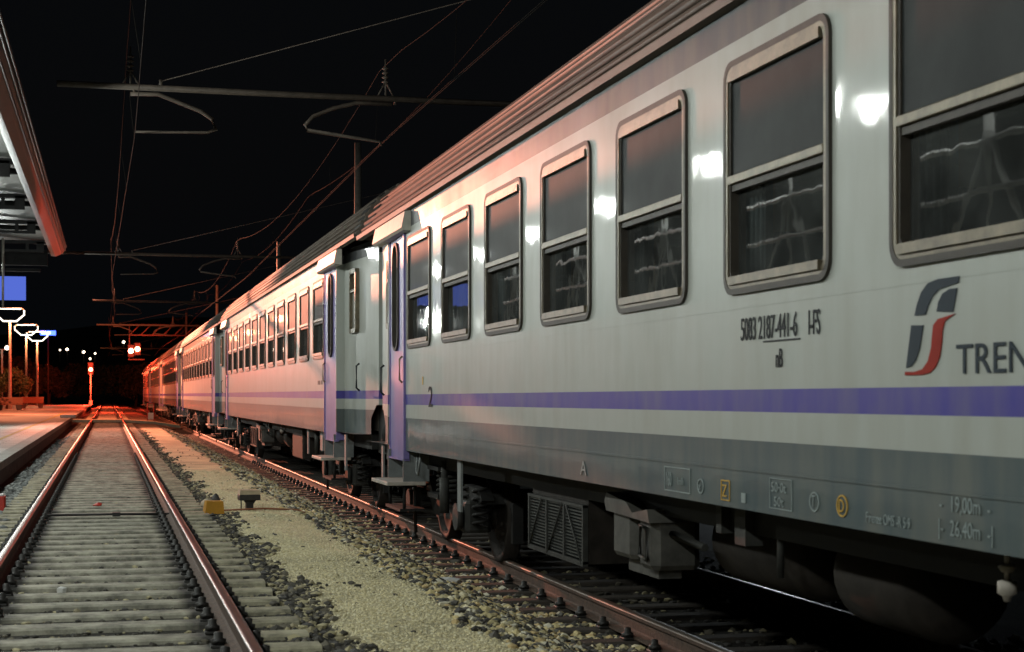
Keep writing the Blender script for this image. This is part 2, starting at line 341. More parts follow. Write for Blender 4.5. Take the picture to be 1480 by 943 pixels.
# ---------------------------------------------------------------- railway tracks
def rail_mesh(x):
    pts = [(-.075,-.163),(.075,-.163),(.075,-.150),(.020,-.132),(.009,-.120),(.009,-.048),(.034,-.036),(.0355,-.012),(.030,-.004),(.016,0),(-.016,0),(-.030,-.004),(-.0355,-.012),(-.034,-.036),(-.009,-.048),(-.009,-.120),(-.020,-.132),(-.075,-.150)]
    m = MB(); n = len(pts); Y = [-12,0,6,10,14,20,30,45,70,110,160,230,320]
    vs = [(x+p[0], y, p[1]) for y in Y for p in pts]
    for j in range(len(Y)-1):
        for i in range(n):
            i2=(i+1)%n
            top = 7 <= i <= 11
            m.add([vs[j*n+i],vs[j*n+i2],vs[(j+1)*n+i2],vs[(j+1)*n+i]], [(0,1,2,3)], 0 if top else 1, 7<=i<=11)
    return m
def track(label, cx, z0, y0, n_ind, gauge=1.51, step=.55, sm=None, n_fast=100, tops=None):
    t = empty('railway_track', (cx,0,z0), 0, label, 'railway track')
    for sx in (-1,1): rail_mesh(sx*gauge/2).build('rail', [(tops or {}).get(sx, M['rail']), M['rail_rust']], t)
    def sleeper(m, y, rnd=0):
        # round-shouldered concrete tie
        w=.115; prof=[(-w-.02,-.25),(w+.02,-.25),(w,-.18),(w-.03,-.168),(-w+.03,-.168),(-w,-.18)]
        m.prism([(y+a+rnd, b) for a,b in prof], 'x', -1.21, 1.21)
        return m
    base = sleeper(MB(), 0).build('sleeper', sm, t); ys_ = [y0+i*step for i in range(n_ind)]
    base.location.y = ys_[0]
    for y in ys_[1:]:
        c = base.copy(); COL.objects.link(c); c.parent = t
        c.location = (random.uniform(-.02,.02), y+random.uniform(-.015,.015), random.uniform(-.006,.003)); c.rotation_euler = (0,0,random.uniform(-.008,.008))
    rest = MB(); y = ys_[-1]+step
    while y < 300: sleeper(rest, y); y += step
    tag(rest.build('sleepers_beyond', sm, t), kind='stuff')
    def clip(m, x, y):
        m.box((x-.15,y-.055,-.170),(x+.15,y+.055,-.152), 0, .01)
        for dx in (-.105,.105):
            m.lathe([(.042,0),(.044,.03),(.026,.036),(.026,.066),(.008,.072)], (x+dx,y,-.153), 'z', 8)
            m.tube([(x+dx-.03,y-.035,-.14),(x+dx,y-.04,-.125),(x+dx+.03,y-.035,-.14)], .012, 5)
        return m
    fb = clip(MB(),0,0).build('rail_fastening', M['black_iron'], t); k = 0
    fm = MB()
    for i,yy in enumerate(ys_[:60]):
        for sx in (-1,1):
            if k < n_fast:
                o = fb if k == 0 else fb.copy()
                if k: COL.objects.link(o)
                o.parent = t; o.location = (sx*gauge/2, yy, 0); k += 1
            else: clip(fm, sx*gauge/2, yy)
    tag(fm.build('rail_fastenings_beyond', M['black_iron'], t), kind='stuff')
    return t
def sleeper_mat():
    """concrete, greasy near the rails and with oil stains down the middle further on"""
    m, n, p = principled('sleeper_concrete'); N=n.nodes; L=n.links
    geo=N.new('ShaderNodeNewGeometry'); sp=N.new('ShaderNodeSeparateXYZ')
    L.new(geo.outputs['Position'], sp.inputs[0])
    ab=N.new('ShaderNodeMath'); ab.operation='ABSOLUTE'; sh=N.new('ShaderNodeMath'); sh.operation='ADD'; sh.inputs[1].default_value=.047; L.new(sp.outputs[0], sh.inputs[0]); L.new(sh.outputs[0], ab.inputs[0])
    wob=N.new('ShaderNodeTexNoise'); wob.inputs['Scale'].default_value=4; wob.inputs['Detail'].default_value=5; L.new(geo.outputs['Position'], wob.inputs['Vector'])
    ma=N.new('ShaderNodeMath'); ma.operation='MULTIPLY_ADD'; ma.inputs[1].default_value=.18; L.new(wob.outputs[0], ma.inputs[0]); L.new(ab.outputs[0], ma.inputs[2])
    cr=N.new('ShaderNodeValToRGB'); e=cr.color_ramp.elements; e[0].position=.0; e[0].color=(.37,.355,.28,1); e[1].position=1; e[1].color=(.37,.34,.235,1)
    for pos,c in ((.60,(.36,.34,.265,1)),(.69,(.05,.046,.04,1)),(.94,(.04,.036,.03,1)),(.985,(.36,.325,.22,1))):
        k=e.new(pos); k.color=c
    L.new(ma.outputs[0], cr.inputs[0])
    nz=N.new('ShaderNodeTexNoise'); nz.inputs['Scale'].default_value=5; nz.inputs['Detail'].default_value=8; nz.inputs['Roughness'].default_value=.7; L.new(geo.outputs['Position'], nz.inputs['Vector'])
    mr=N.new('ShaderNodeMapRange'); mr.inputs[1].default_value=.35; mr.inputs[2].default_value=.65; mr.inputs[3].default_value=.32; mr.inputs[4].default_value=1.2; L.new(nz.outputs[0], mr.inputs[0])
    vm=N.new('ShaderNodeVectorMath'); vm.operation='SCALE'; L.new(cr.outputs[0], vm.inputs[0]); L.new(mr.outputs[0], vm.inputs['Scale'])
    L.new(vm.outputs[0], p.inputs['Base Color']); p.inputs['Roughness'].default_value=.8
    b=N.new('ShaderNodeBump'); b.inputs['Strength'].default_value=.5; b.inputs['Distance'].default_value=.01; L.new(nz.outputs[0], b.inputs['Height']); L.new(b.outputs[0], p.inputs['Normal'])
    return m
TRACK_X = -.047; TRAIN_X = 4.47; TRAIN_Z = -.33
track('empty railway track with shining red-lit rails beside the low platform', TRACK_X, 0, 6.6, 100, sm=sleeper_mat())
track('railway track with rusty rail that the passenger coaches stand on', TRAIN_X, TRAIN_Z, 7.0, 100, sm=mat('grimy_sleeper', (.045,.036,.028), .9, 0, .5, 4, .4, 40), step=.6, tops={-1: M['rail_dull']})

# ballast stones
def stones(name, n, x0, x1, y0, y1, s0, s1, zoff, m, ypow=1.0, edge=None):
    ico = np.array([(0,0,1),(.894,0,.447),(.276,.851,.447),(-.724,.526,.447),(-.724,-.526,.447),(.276,-.851,.447),(.724,.526,-.447),(-.276,.851,-.447),(-.894,0,-.447),(-.276,-.851,-.447),(.724,-.526,-.447),(0,0,-1)])
    fc = np.array([(0,1,2),(0,2,3),(0,3,4),(0,4,5),(0,5,1),(1,6,2),(2,7,3),(3,8,4),(4,9,5),(5,10,1),(2,6,7),(3,7,8),(4,8,9),(5,9,10),(1,10,6),(6,11,7),(7,11,8),(8,11,9),(9,11,10),(10,11,6)])
    u = RNG.random(n); y = y0*(y1/y0)**u if ypow==1 else y0+(y1-y0)*u
    if edge: # denser towards one side, ragged margin
        x = x0+(x1-x0)*np.clip(RNG.beta(edge[0],edge[1],n),0,1) + .07*np.sin(y*1.7)+.05*np.sin(y*4.1+1)
    else: x = x0+(x1-x0)*RNG.random(n)
    s = s0+(s1-s0)*RNG.random(n)**2
    z = np.interp(x, [p[0] for p in GP], [p[1] for p in GP])+zoff
    V = ico[None]*(.65+.7*RNG.random((n,12,1)))
    sc = np.stack([1+.5*RNG.random(n), .8+.4*RNG.random(n), .55+.35*RNG.random(n)],1)
    V = V*sc[:,None,:]*s[:,None,None]
    a = RNG.random(n)*6.283; ca, sa = np.cos(a)[:,None], np.sin(a)[:,None]
    X = V[:,:,0]*ca-V[:,:,1]*sa; Yv = V[:,:,0]*sa+V[:,:,1]*ca
    V = np.stack([X+x[:,None], Yv+y[:,None], V[:,:,2]+(z+s*.25)[:,None]],2).reshape(-1,3)
    F = (fc[None]+12*np.arange(n)[:,None,None]).reshape(-1,3)
    me = bpy.data.meshes.new(name); me.from_pydata(V.tolist(), [], F.tolist()); me.materials.append(m)
    o = bpy.data.objects.new(name, me); COL.objects.link(o); return tag(o, kind='stuff')
def stone_mat(name, cols):
    m, n, p = principled(name); N=n.nodes; L=n.links
    geo=N.new('ShaderNodeNewGeometry'); cr=N.new('ShaderNodeValToRGB'); cr.color_ramp.interpolation='CONSTANT'; e=cr.color_ramp.elements
    e[0].position=0; e[0].color=(*cols[0],1); e[1].position=1/len(cols); e[1].color=(*cols[1],1)
    for i,c in enumerate(cols[2:],2): k=e.new(i/len(cols)); k.color=(*c,1)
    L.new(geo.outputs['Random Per Island'], cr.inputs[0]); L.new(cr.outputs[0], p.inputs['Base Color']); p.inputs['Roughness'].default_value=.85; return m
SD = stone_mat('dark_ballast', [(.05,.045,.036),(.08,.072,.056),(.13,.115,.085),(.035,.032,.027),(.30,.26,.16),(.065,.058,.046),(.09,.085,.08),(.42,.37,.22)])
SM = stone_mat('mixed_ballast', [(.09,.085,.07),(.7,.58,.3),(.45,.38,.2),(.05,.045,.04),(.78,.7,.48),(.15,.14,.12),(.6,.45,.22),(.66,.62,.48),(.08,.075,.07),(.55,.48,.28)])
SP = stone_mat('pale_ballast', [(.16,.17,.165),(.23,.24,.23),(.12,.125,.12),(.30,.31,.29),(.09,.09,.085)])
def lab(o, l, c): o['label']=l; o['category']=c; return o
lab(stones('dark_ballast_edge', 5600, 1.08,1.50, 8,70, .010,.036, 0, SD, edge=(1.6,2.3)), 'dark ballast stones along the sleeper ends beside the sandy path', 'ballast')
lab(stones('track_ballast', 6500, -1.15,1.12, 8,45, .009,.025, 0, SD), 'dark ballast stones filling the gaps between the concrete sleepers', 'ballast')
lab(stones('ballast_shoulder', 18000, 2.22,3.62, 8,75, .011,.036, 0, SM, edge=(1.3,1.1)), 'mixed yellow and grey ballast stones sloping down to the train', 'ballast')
lab(stones('pale_ballast', 3600, -1.66,-1.16, 9,60, .016,.048, .0, SP, edge=(1.8,1.3)), 'pale grey ballast stones below the platform wall', 'ballast')
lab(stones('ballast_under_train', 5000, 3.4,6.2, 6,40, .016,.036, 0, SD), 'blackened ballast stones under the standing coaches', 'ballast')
lab(stones('loose_stones', 110, 1.4,2.25, 8.5,45, .009,.024, 0, SD), 'loose dark stones strewn over the yellow sandy path', 'stones')
lab(stones('path_gravel', 16000, 1.36,2.32, 8,32, .005,.011, 0, stone_mat('sand_gravel', [(.80,.72,.46),(.70,.62,.38),(.82,.76,.54),(.62,.54,.33)])), 'fine yellow gravel covering the path between the tracks', 'gravel')

# ---------------------------------------------------------------- passenger coach
PITCH = 1.826; WW = 1.258; WZ0, WZ1 = 2.100, 3.277; SIDE = -1.41; HL = 13.05   # half body length
W0 = -5*PITCH     # centres of eleven windows
def rrect(cy, z0, z1, w, r, seg=5):
    pts = []
    for (qy,qz,a0) in ((cy+w/2-r, z1-r, 0),(cy-w/2+r, z1-r, 90),(cy-w/2+r, z0+r, 180),(cy+w/2-r, z0+r, 270)):
        for k in range(seg+1):
            a = R(a0+90*k/seg); pts.append((qy+r*math.cos(a), qz+r*math.sin(a)))
    return pts
def ring(m, outer, inner, x0, x1, mi=0):
    """frame between two loops (y,z) of equal count, front at x0, back at x1"""
    n = len(outer); vs = [(x0,*p) for p in outer]+[(x0,*p) for p in inner]+[(x1,*p) for p in outer]+[(x1,*p) for p in inner]
    fs = []
    for i in range(n):
        j=(i+1)%n; fs += [(i,j,n+j,n+i),(2*n+i,i,j,2*n+j)[::-1],(n+i,n+j,3*n+j,3*n+i)]
    m.add(vs, fs, mi, False); return m
def panel(m, poly, x, mi=0):
    m.add([(x,*p) for p in poly], [tuple(range(len(poly)))], mi); return m
def coach_window(parent, cy, w=WW, z0=WZ0, z1=WZ1, x=SIDE):
    h = z1-z0; zm = z0+.475*h
    m = MB(); ring(m, rrect(cy,z0+.024,z1-.024,w-.048,.082), rrect(cy,z0+.062,z1-.062,w-.112,.05), x-.016, x+.02)
    # proud top rail of the sash and sill lip
    m.box((x-.026,cy-w/2+.09,z1-.105),(x-.004,cy+w/2-.09,z1-.058)); m.box((x-.030,cy-w/2+.09,z0+.05),(x-.004,cy+w/2-.09,z0+.092))
    f = m.build('window', M['frame_alu'], parent)
    m = MB(); ring(m, rrect(cy,z0,z1,w,.10), rrect(cy,z0+.030,z1-.030,w-.058,.078), x-.018, x+.01); m.build('rubber_gasket', M['gasket'], f)
    m = MB(); ring(m, rrect(cy,z0+.061,z1-.061,w-.110,.05), rrect(cy,z0+.086,z1-.086,w-.155,.04), x-.008, x+.05); m.build('inner_seal', M['gasket'], f)
    m = MB(); m.box((x-.020,cy-w/2+.058,zm+.0),(x+.015,cy+w/2-.058,zm+.042), 0, .006); m.build('sash_bar', M['frame_alu'], f)
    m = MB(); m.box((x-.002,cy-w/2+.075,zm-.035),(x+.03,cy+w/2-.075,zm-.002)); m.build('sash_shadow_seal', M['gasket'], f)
    m = MB(); m.box((x+.002,cy-w/2+.07,zm+.05),(x+.010,cy+w/2-.07,z1-.085)); m.build('upper_pane', M['dusty_glass'], f)
    m = MB(); m.add([(x+.036,cy-w/2+.07,z0+.085),(x+.036,cy+w/2-.07,z0+.085),(x+.036,cy+w/2-.07,zm-.02),(x+.036,cy-w/2+.07,zm-.02)], [(0,1,2,3)]); m.build('lower_pane', M['glass'], f)
    m = MB(); m.box((x+.10,cy+w/2-.27,z0+.03),(x+.14,cy+w/2-.03,zm)); 
    for q in range(4): m.tube([(x+.10,cy+w/2-.06-q*.06,z0+.03),(x+.10,cy+w/2-.06-q*.06,zm)], .018, 6)
    m.build('curtain', M['curtain'], f)
    return f
def wall_sheet(m, x, holes, y0, y1, z0, z1):
    ys = sorted({y0,y1,*[h[0] for h in holes],*[h[1] for h in holes]}); zs = sorted({z0,1.2295,1.2305,z1,*[h[2] for h in holes],*[h[3] for h in holes]})
    for a,b in zip(ys,ys[1:]):
        for c,d in zip(zs,zs[1:]):
            cy,cz=(a+b)/2,(c+d)/2
            if any(h[0]<cy<h[1] and h[2]<cz<h[3] for h in holes): continue
            m.add([(x,a,c),(x,b,c),(x,b,d),(x,a,d)], [(0,1,2,3)])
def make_coach():
    t = empty('passenger_coach')
    yS = HL-3.15            # body wall ends here (|y|), then door bay
    D0, D1 = yS+.02, yS+1.12  # door
    # ---- body
    m = MB(); holes = []
    for k in range(11):
        c = W0+k*PITCH; holes.append((c-WW/2+.05, c+WW/2-.05, WZ0+.05, WZ1-.05))
    wall_sheet(m, SIDE, holes, -yS, yS, 1.03, 3.56)
    for s in (-1,1):
        # door bay reveal, stepped-in tapered end panel with the notched lower corner
        xa, xb = SIDE+.11, SIDE+.27
        ya, yb = s*(D1), s*HL
        def X(yy): return xa+(xb-xa)*(abs(yy)-D1)/(HL-D1)
        poly = [(ya,1.06),(s*(HL-.42),1.06),(s*(HL-.42),1.27),(s*(HL-.12),1.44),(yb,1.44),(yb,3.56),(ya,3.56)]
        n = len(poly)
        wy0, wy1, wz0, wz1 = HL-1.62, HL-1.12, 2.44, 3.22      # lavatory window hole
        yn = HL-.42; yc = HL-.12
        def q(y0_,y1_,z0_,z1_): m.add([(X(y0_),s*y0_,z0_),(X(y1_),s*y1_,z0_),(X(y1_),s*y1_,z1_),(X(y0_),s*y0_,z1_)], [(0,1,2,3)])
        q(D1,wy0,1.06,3.56); q(wy0,wy1,1.06,wz0); q(wy0,wy1,wz1,3.56); q(wy1,yn,1.06,3.56)
        m.add([(X(yn),s*yn,1.27),(X(yc),s*yc,1.44),(X(HL),s*HL,1.44),(X(HL),s*HL,3.56),(X(yn),s*yn,3.56)], [(0,1,2,3,4)])
        m.box((SIDE-.001, s*D1-.012 if s>0 else s*D1-.03, 1.06),(xa+.02, s*D1+.03 if s>0 else s*D1+.012, 3.5))   # reveal post
        m.add([(X(HL),s*HL,1.44),(-X(HL),s*HL,1.44),(-X(HL),s*HL,3.56),(X(HL),s*HL,3.56)], [(0,1,2,3)])   # end wall
        m.add([(X(HL),s*HL,3.56),(-X(HL),s*HL,3.56),(-.9,s*HL,4.2),(-.4,s*HL,4.38),(.4,s*HL,4.38),(.9,s*HL,4.2)], [(0,1,2,3,4,5)])
        m.add([(SIDE,s*yS,1.03),(SIDE+.12,s*yS,1.03),(SIDE+.12,s*yS,3.5),(SIDE,s*yS,3.5)], [(0,1,2,3)])
    m.add([(1.41,-HL,1.03),(1.41,HL,1.03),(1.41,HL,3.56),(1.41,-HL,3.56)], [(0,1,2,3)])
    m.add([(-1.38,-HL+.45,1.06),(1.41,-HL+.45,1.06),(1.41,HL-.45,1.06),(-1.38,HL-.45,1.06)], [(0,1,2,3)])
    m.box((SIDE-.006,-yS,1.222),(SIDE+.002,yS,1.236))
    m.box((SIDE-.0015,-yS,2.028),(SIDE+.002,yS,2.034))
    body = m.build('body', M['livery'], t)
    # ---- inside
    m = MB(); m.box((-.55,-HL+.3,1.2),(-.5,HL-.3,3.4)); m.box((SIDE+.05,-yS,1.22),(-.55,yS,1.25)); m.box((SIDE+.05,-yS,3.38),(-.55,yS,3.41))
    for k in range(12):
        y = W0+(k-.5)*PITCH; m.box((SIDE+.25,y-.02,1.25),(-.55,y+.02,3.0))
    inn = m.build('interior_partition', M['interior'], t)
    m = MB()
    for k in range(11):
        y = W0+k*PITCH
        for s2 in (-1,1): m.box((SIDE+.3,y+s2*.78-.08,1.6),(-.6,y+s2*.78+.08,2.45), 0, .05)
    pieces(m, 'seat_back', M['seat'], inn)
    # ---- roof with longitudinal ribs
    prof = [(-1.432,3.56),(-1.44,3.60),(-1.40,3.64),(-1.33,3.78),(-1.27,3.90),(-1.19,4.00),(-1.12,4.075),(-1.02,4.15),(-.90,4.225),(-.75,4.29),(-.55,4.35),(-.3,4.395),(0,4.41)]
    full = prof+[(-x,z) for x,z in prof[-2::-1]]
    m = MB(); n = len(full)
    ry = HL+.05
    vs = [(x,-ry,z) for x,z in full]+[(x,ry,z) for x,z in full]
    m.add(vs, [(i,i+1,n+i+1,n+i) for i in range(n-1)], 0, True)
    m.add(vs, [tuple(range(n)), tuple(range(n,2*n))])
    for (x,z,rr) in ((-1.392,3.675,.016),(-1.352,3.755,.024),(-1.298,3.85,.024),(-1.228,3.955,.024),(-1.145,4.05,.024),(-1.03,4.145,.024),(-.89,4.23,.022),(-.72,4.30,.02),(-.5,4.36,.02),(.5,4.36,.02)):
        m.tube([(x,-ry+.03,z),(x,ry-.03,z)], rr, 6)
    rf = m.build('roof', M['roof'], t)
    m = MB(); m.prism([(-1.40,3.545),(-1.462,3.553),(-1.468,3.60),(-1.452,3.60),(-1.448,3.57),(-1.40,3.575)], 'y', -ry+.02, ry-.02); m.build('gutter', M['roof'], rf)
    # roof end lips / black walkway strip across each end
    for s in (-1,1):
        m = MB(); pr = [(x*.995-.006*(1 if x>0 else -1), z+.012) for x,z in full[2:-2]]; k = len(pr)
        a, b = s*(ry-.45), s*(ry-.18)
        for q_ in range(9):
            y_ = s*(ry-.60+.06*q_); m.tube([(x,y_,z+.008) for x,z in pr], .014, 4)
        m.build('roof_end_ribbing', M['black_iron'], rf)
    # ---- windows
    for k in range(11): coach_window(t, W0+k*PITCH)
    # ---- door bays
    for s in (-1,1):
        def Xd(yy): return SIDE-.012+.03*(abs(yy)-D0)/(D1-D0)
        zb, zt = .94, 3.34
        hy0, hy1, hz0, hz1 = D0+.40, D0+.72, 2.12, 3.26
        m = MB(); yc_ = (hy0+hy1)/2; inner = rrect(s*yc_, hz0, hz1, hy1-hy0, .155, 6)
        out = []
        for (py,pz) in inner:   # ring to a rectangle
            dy, dz = py-s*yc_, pz-(hz0+hz1)/2
            out.append((s*yc_+math.copysign(.30,dy), pz))
        def ringx(o_, i_, d=0):
            n_=len(o_); m.add([(Xd(p[0])+d,*p) for p in o_]+[(Xd(p[0])+d,*p) for p in i_], [(i,(i+1)%n_,n_+(i+1)%n_,n_+i) for i in range(n_)])
        ringx(out, inner)
        def qd(y0_,y1_,z0_,z1_): m.add([(Xd(y0_),s*y0_,z0_),(Xd(y1_),s*y1_,z0_),(Xd(y1_),s*y1_,z1_),(Xd(y0_),s*y0_,z1_)], [(0,1,2,3)])
        a_, b_ = yc_-.30, yc_+.30
        qd(D0,a_,zb,zt); qd(b_,D1-.03,zb,zt); qd(a_,b_,zb,hz0); qd(a_,b_,hz1,zt)
        m.box((Xd(D0)-.012, s*D0-.018, zb),(Xd(D0)+.05, s*D0+.018, zt)); m.box((Xd(D0)+.0, min(s*D0,s*(D1-.03)), zb-.02),(Xd(D0)+.06, max(s*D0,s*(D1-.03)), zb))
        m.box((Xd(D1)-.01, s*(D1-.05)-.02, zb),(Xd(D1)+.14, s*(D1-.05)+.02, zt))
        door = m.build('door', M['violet'], t)
        m = MB(); ring(m, rrect(s*yc_,hz0-.02,hz1+.02,hy1-hy0+.04,.17,6), rrect(s*yc_,hz0+.01,hz1-.01,hy1-hy0-.02,.15,6), SIDE-.022, SIDE+.03); m.build('window_seal', M['gasket'], door)
        m = MB(); m.add([(SIDE+.022,s*hy0,hz0),(SIDE+.022,s*hy1,hz0),(SIDE+.022,s*hy1,hz1),(SIDE+.022,s*hy0,hz1)], [(0,1,2,3)]); m.build('door_pane', M['glass'], door)
        m = MB(); m.tube([(SIDE-.02,s*(D0+.08),1.75),(SIDE-.05,s*(D0+.08),1.78),(SIDE-.05,s*(D0+.08),2.0),(SIDE-.02,s*(D0+.08),2.03)], .012, 6); m.build('handle', M['frame_alu'], door)
        # header box over the door
        m = MB(); h0, h1 = s*(D0-.32), s*(D0+1.62); h0,h1 = min(h0,h1),max(h0,h1)
        m.prism([(-1.40,3.33),(-1.485,3.335),(-1.51,3.36),(-1.475,3.53),(-1.40,3.548)], 'y', h0, h1); m.build('door_header', M['header'], t)
        # grey vestibule back wall
        m = MB(); m.box((SIDE+.35, min(s*yS,s*HL*.99), 1.1),(SIDE+.38, max(s*yS,s*HL*.99), 3.4)); m.build('vestibule_wall', M['interior'], t)
        # steps under the door
        st0, st1 = s*(D0+.05), s*(D0+.98); a,b=min(st0,st1),max(st0,st1)
        m = MB(); m.box((SIDE-.02,a-.03,.70),(SIDE+.26,a-.005,1.02)); m.box((SIDE-.02,b+.005,.70),(SIDE+.26,b+.03,1.02)); m.box((SIDE+.255,a,.70),(SIDE+.27,b,1.04))
        sb = m.build('step_bracket', M['step_grey'], t)
        m = MB(); m.box((SIDE-.20,a-.06,.66),(SIDE+.22,b+.06,.698), 0, .008); m.build('step_tread', M['tread'], sb)
        m = MB(); m.box((SIDE-.05,a,.38),(SIDE+.22,b,.41)); m.tube([(SIDE+.0,a+.02,.40),(SIDE+.0,a+.02,.68)], .018, 6); m.tube([(SIDE+.0,b-.02,.40),(SIDE+.0,b-.02,.68)], .018, 6); m.build('lower_step', M['under'], sb)
        # lavatory window
        wy0, wy1, wz0, wz1 = HL-1.62, HL-1.12, 2.44, 3.22
        xm = SIDE+.11+.16*((wy0+wy1)/2-D1)/(HL-D1)
        cyw = s*(wy0+wy1)/2
        m = MB(); ring(m, rrect(cyw,wz0-.04,wz1+.04,.58,.06), rrect(cyw,wz0+.02,wz1-.02,.45,.04), xm-.035, xm+.04)
        m.box((xm-.03,cyw-.23,wz1-.27),(xm+.0,cyw+.23,wz1-.235)); wf = m.build('lavatory_window', M['frame_alu'], t)
        m = MB(); m.box((xm+.005,cyw-.24,wz0),(xm+.012,cyw+.24,wz1-.25)); m.build('frosted_pane', mat('frosted_glass',(.26,.25,.22),.35,0,.1,5) if 'frost' not in M else M['frost'], wf)
        m = MB(); m.box((xm+.03,cyw-.24,wz1-.26),(xm+.035,cyw+.24,wz1)); m.build('open_vent', M['bellows'], wf)
        # handrails and small marks at the end
        m = MB(); m.tube([(SIDE+.15,s*(HL-.85),1.62),(SIDE+.11,s*(HL-.85),1.66),(SIDE+.11,s*(HL-.85),1.95),(SIDE+.15,s*(HL-.85),1.98)], .014, 6); m.build('grab_rail', M['ink_black'], t)
        # gangway and buffers
        m = MB()
        for q_ in range(3): m.tube([(-.75,s*(HL+.04+.07*q_),1.35),(-.75,s*(HL+.04+.07*q_),3.3),(-.55,s*(HL+.04+.07*q_),3.5),(.55,s*(HL+.04+.07*q_),3.5),(.75,s*(HL+.04+.07*q_),3.3),(.75,s*(HL+.04+.07*q_),1.35)], .10, 8)
        m.box((-.7,s*HL-.0 if s>0 else s*HL-.2,1.2),(.7,s*HL+.2 if s>0 else s*HL,3.5)); m.build('gangway', M['bellows'], t)
        m = MB(); a_, b_ = (HL-.44, HL+.14) if s>0 else (-HL-.14, -HL+.44); m.box((SIDE+.34,a_,.82),(1.0,b_,1.42)); m.build('end_fill', M['bellows'], t)  # black fill added so the notched corner shows dark
        for bx in (-.88,.88):
            m = MB(); 
            if s>0: m.lathe([(.11,-.55),(.11,-.1),(.09,-.08),(.09,.12),(.24,.13),(.25,.16),(.2,.185)], (bx,HL,1.05), 'y', 18)
            else: m.lathe([(.11,.55),(.11,.1),(.09,.08),(.09,-.12),(.24,-.13),(.25,-.16),(.2,-.185)], (bx,-HL,1.05), 'y', 18)
            m.box((bx-.17,s*HL-.6 if s>0 else s*HL+.5,.88),(bx+.17,s*HL-.5 if s>0 else s*HL+.6,1.22)); m.build('buffer', M['under'], t)
        m = MB(); 
        for hx in (-.5,-.62,.45): m.tube([(hx,s*(HL-.1),1.0),(hx,s*(HL+.05),.75),(hx,s*(HL+.12),.55),(hx,s*(HL+.17),.5)], .028, 6)
        m.box((-.12,min(s*(HL-.3),s*(HL+.17)),.92),(.12,max(s*(HL-.3),s*(HL+.17)),1.08)); m.build('coupling', M['under'], t)
    # ---- underframe
    m = MB(); m.box((-1.15,-HL+.5,.86),(-1.02,HL-.5,1.06)); m.box((1.02,-HL+.5,.86),(1.15,HL-.5,1.06)); m.box((-.25,-HL+.5,.80),(.25,HL-.5,1.05))
    for k in range(-11,12): m.box((-1.1,k*1.1-.04,.9),(1.1,k*1.1+.04,1.05))
    uf = m.build('underframe', M['under'], t)
    # ---- bogies
    for s in (-1,1):
        by = s*9.5
        m = MB()
        for sx in (-1,1):
            x = sx*1.0
            m.prism([(by-1.7,.62),(by-1.55,.72),(by-.95,.74),(by-.6,.50),(by+.6,.50),(by+.95,.74),(by+1.55,.72),(by+1.7,.62),(by+1.5,.56),(by+.98,.58),(by+.66,.34),(by-.66,.34),(by-.98,.58),(by-1.5,.56)], 'x', x-.06, x+.06)
            m.box((x-.2,by-.28,.55),(x+.16,by+.28,.60)); m.box((x-.2,by-.28,.84),(x+.16,by+.28,.88))
        m.box((-1.0,by-.2,.42),(1.0,by+.2,.62)); m.box((-1.0,by-1.62,.58),(1.0,by-1.52,.68)); m.box((-1.0,by+1.52,.58),(1.0,by+1.62,.68))
        bg_ = m.build('bogie', M['under'], t)
        for wy in (by-1.28, by+1.28):
            m = MB(); m.lathe([(.08,-1.0),(.08,1.0)], (0,wy,.445), 'x', 12)
            for sx in (-1,1):
                x = sx*.745
                pr = [(.12,-.09),(.14,-.07),(.36,-.02),(.38,-.065),(.445,-.065),(.450,.03),(.47,.045),(.475,.065),(.40,.07),(.37,.02),(.15,.07),(.12,.09)]
                if sx > 0: pr = [(r_,-t_) for r_,t_ in pr][::-1]
                else: pr = [(r_, t_) for r_,t_ in pr]
                m.lathe(pr, (x,wy,.445), 'x', 40)
            m.build('wheelset', M['under_brown'], bg_)
            for sx in (-1,1):
                m = MB(); x = sx*1.03
                m.box((x-.13,wy-.17,.30),(x+.13,wy+.17,.60), 0, .04); m.lathe([(.13,0),(.13,.05),(.09,.07)], (x+ (-.20 if sx<0 else .13),wy,.445), 'x', 16)
                m.build('axle_box', M['under_grey'] if sx<0 else M['under'], bg_)
                for d in (-.24,.24):
                    m = MB(); pts = [(x+.075*math.cos(a*.7), wy+d+.075*math.sin(a*.7), .36+.0085*a) for a in range(0,46)]
                    m.tube(pts, .016, 5); m.build('coil_spring', M['under'], bg_)
            m = MB()
            for sx in (-1,1): m.box((sx*.745-.05,wy-(.56 if wy<by else -.48),.22),(sx*.745+.05,wy-(.48 if wy<by else -.56),.6)); m.tube([(sx*.745,wy-(.52 if wy<by else -.52),.5),(sx*.9,wy,.8)], .03, 6)
            pieces(m, 'brake_block', M['under'], bg_)
        for sx in (-1,1):
            m = MB(); x = sx*1.16
            for d in (-.17,.17):
                pts = [(sx*1.02+.09*math.cos(a*.7), by+d+.09*math.sin(a*.7), .60+.0055*a) for a in range(0,44)]
                m.tube(pts, .02, 5)
            m.tube([(x,by-.42,.42),(x,by-.42,.78)], [.05,.05], 10); m.tube([(x,by-.42,.68),(x,by-.42,.95)], .035, 8)
            m.build('suspension_spring', M['under_grey'] if sx<0 else M['under'], bg_)
        m = MB(); m.tube([(-1.22,by+.9,1.03),(-1.22,by+.9,.35),(-1.2,by+.95,.12)], .02, 6); m.tube([(-1.25,by+1.9,1.03),(-1.25,by+1.9,.62)], .035, 6); pieces(m, 'sand_pipe', M['under_grey'], bg_)
        m = MB(); m.box((-1.33,by+.55,.72),(-1.20,by+.85,1.03), 0, .01); m.build('junction_box', M['step_grey'], uf)
        m = MB(); m.tube([(-1.30,by+.30,1.02),(-1.32,by+.27,.82),(-1.32,by+.18,.78),(-1.30,by+.12,1.02)], .014, 6); m.build('cable_loop', M['step_grey'], uf)
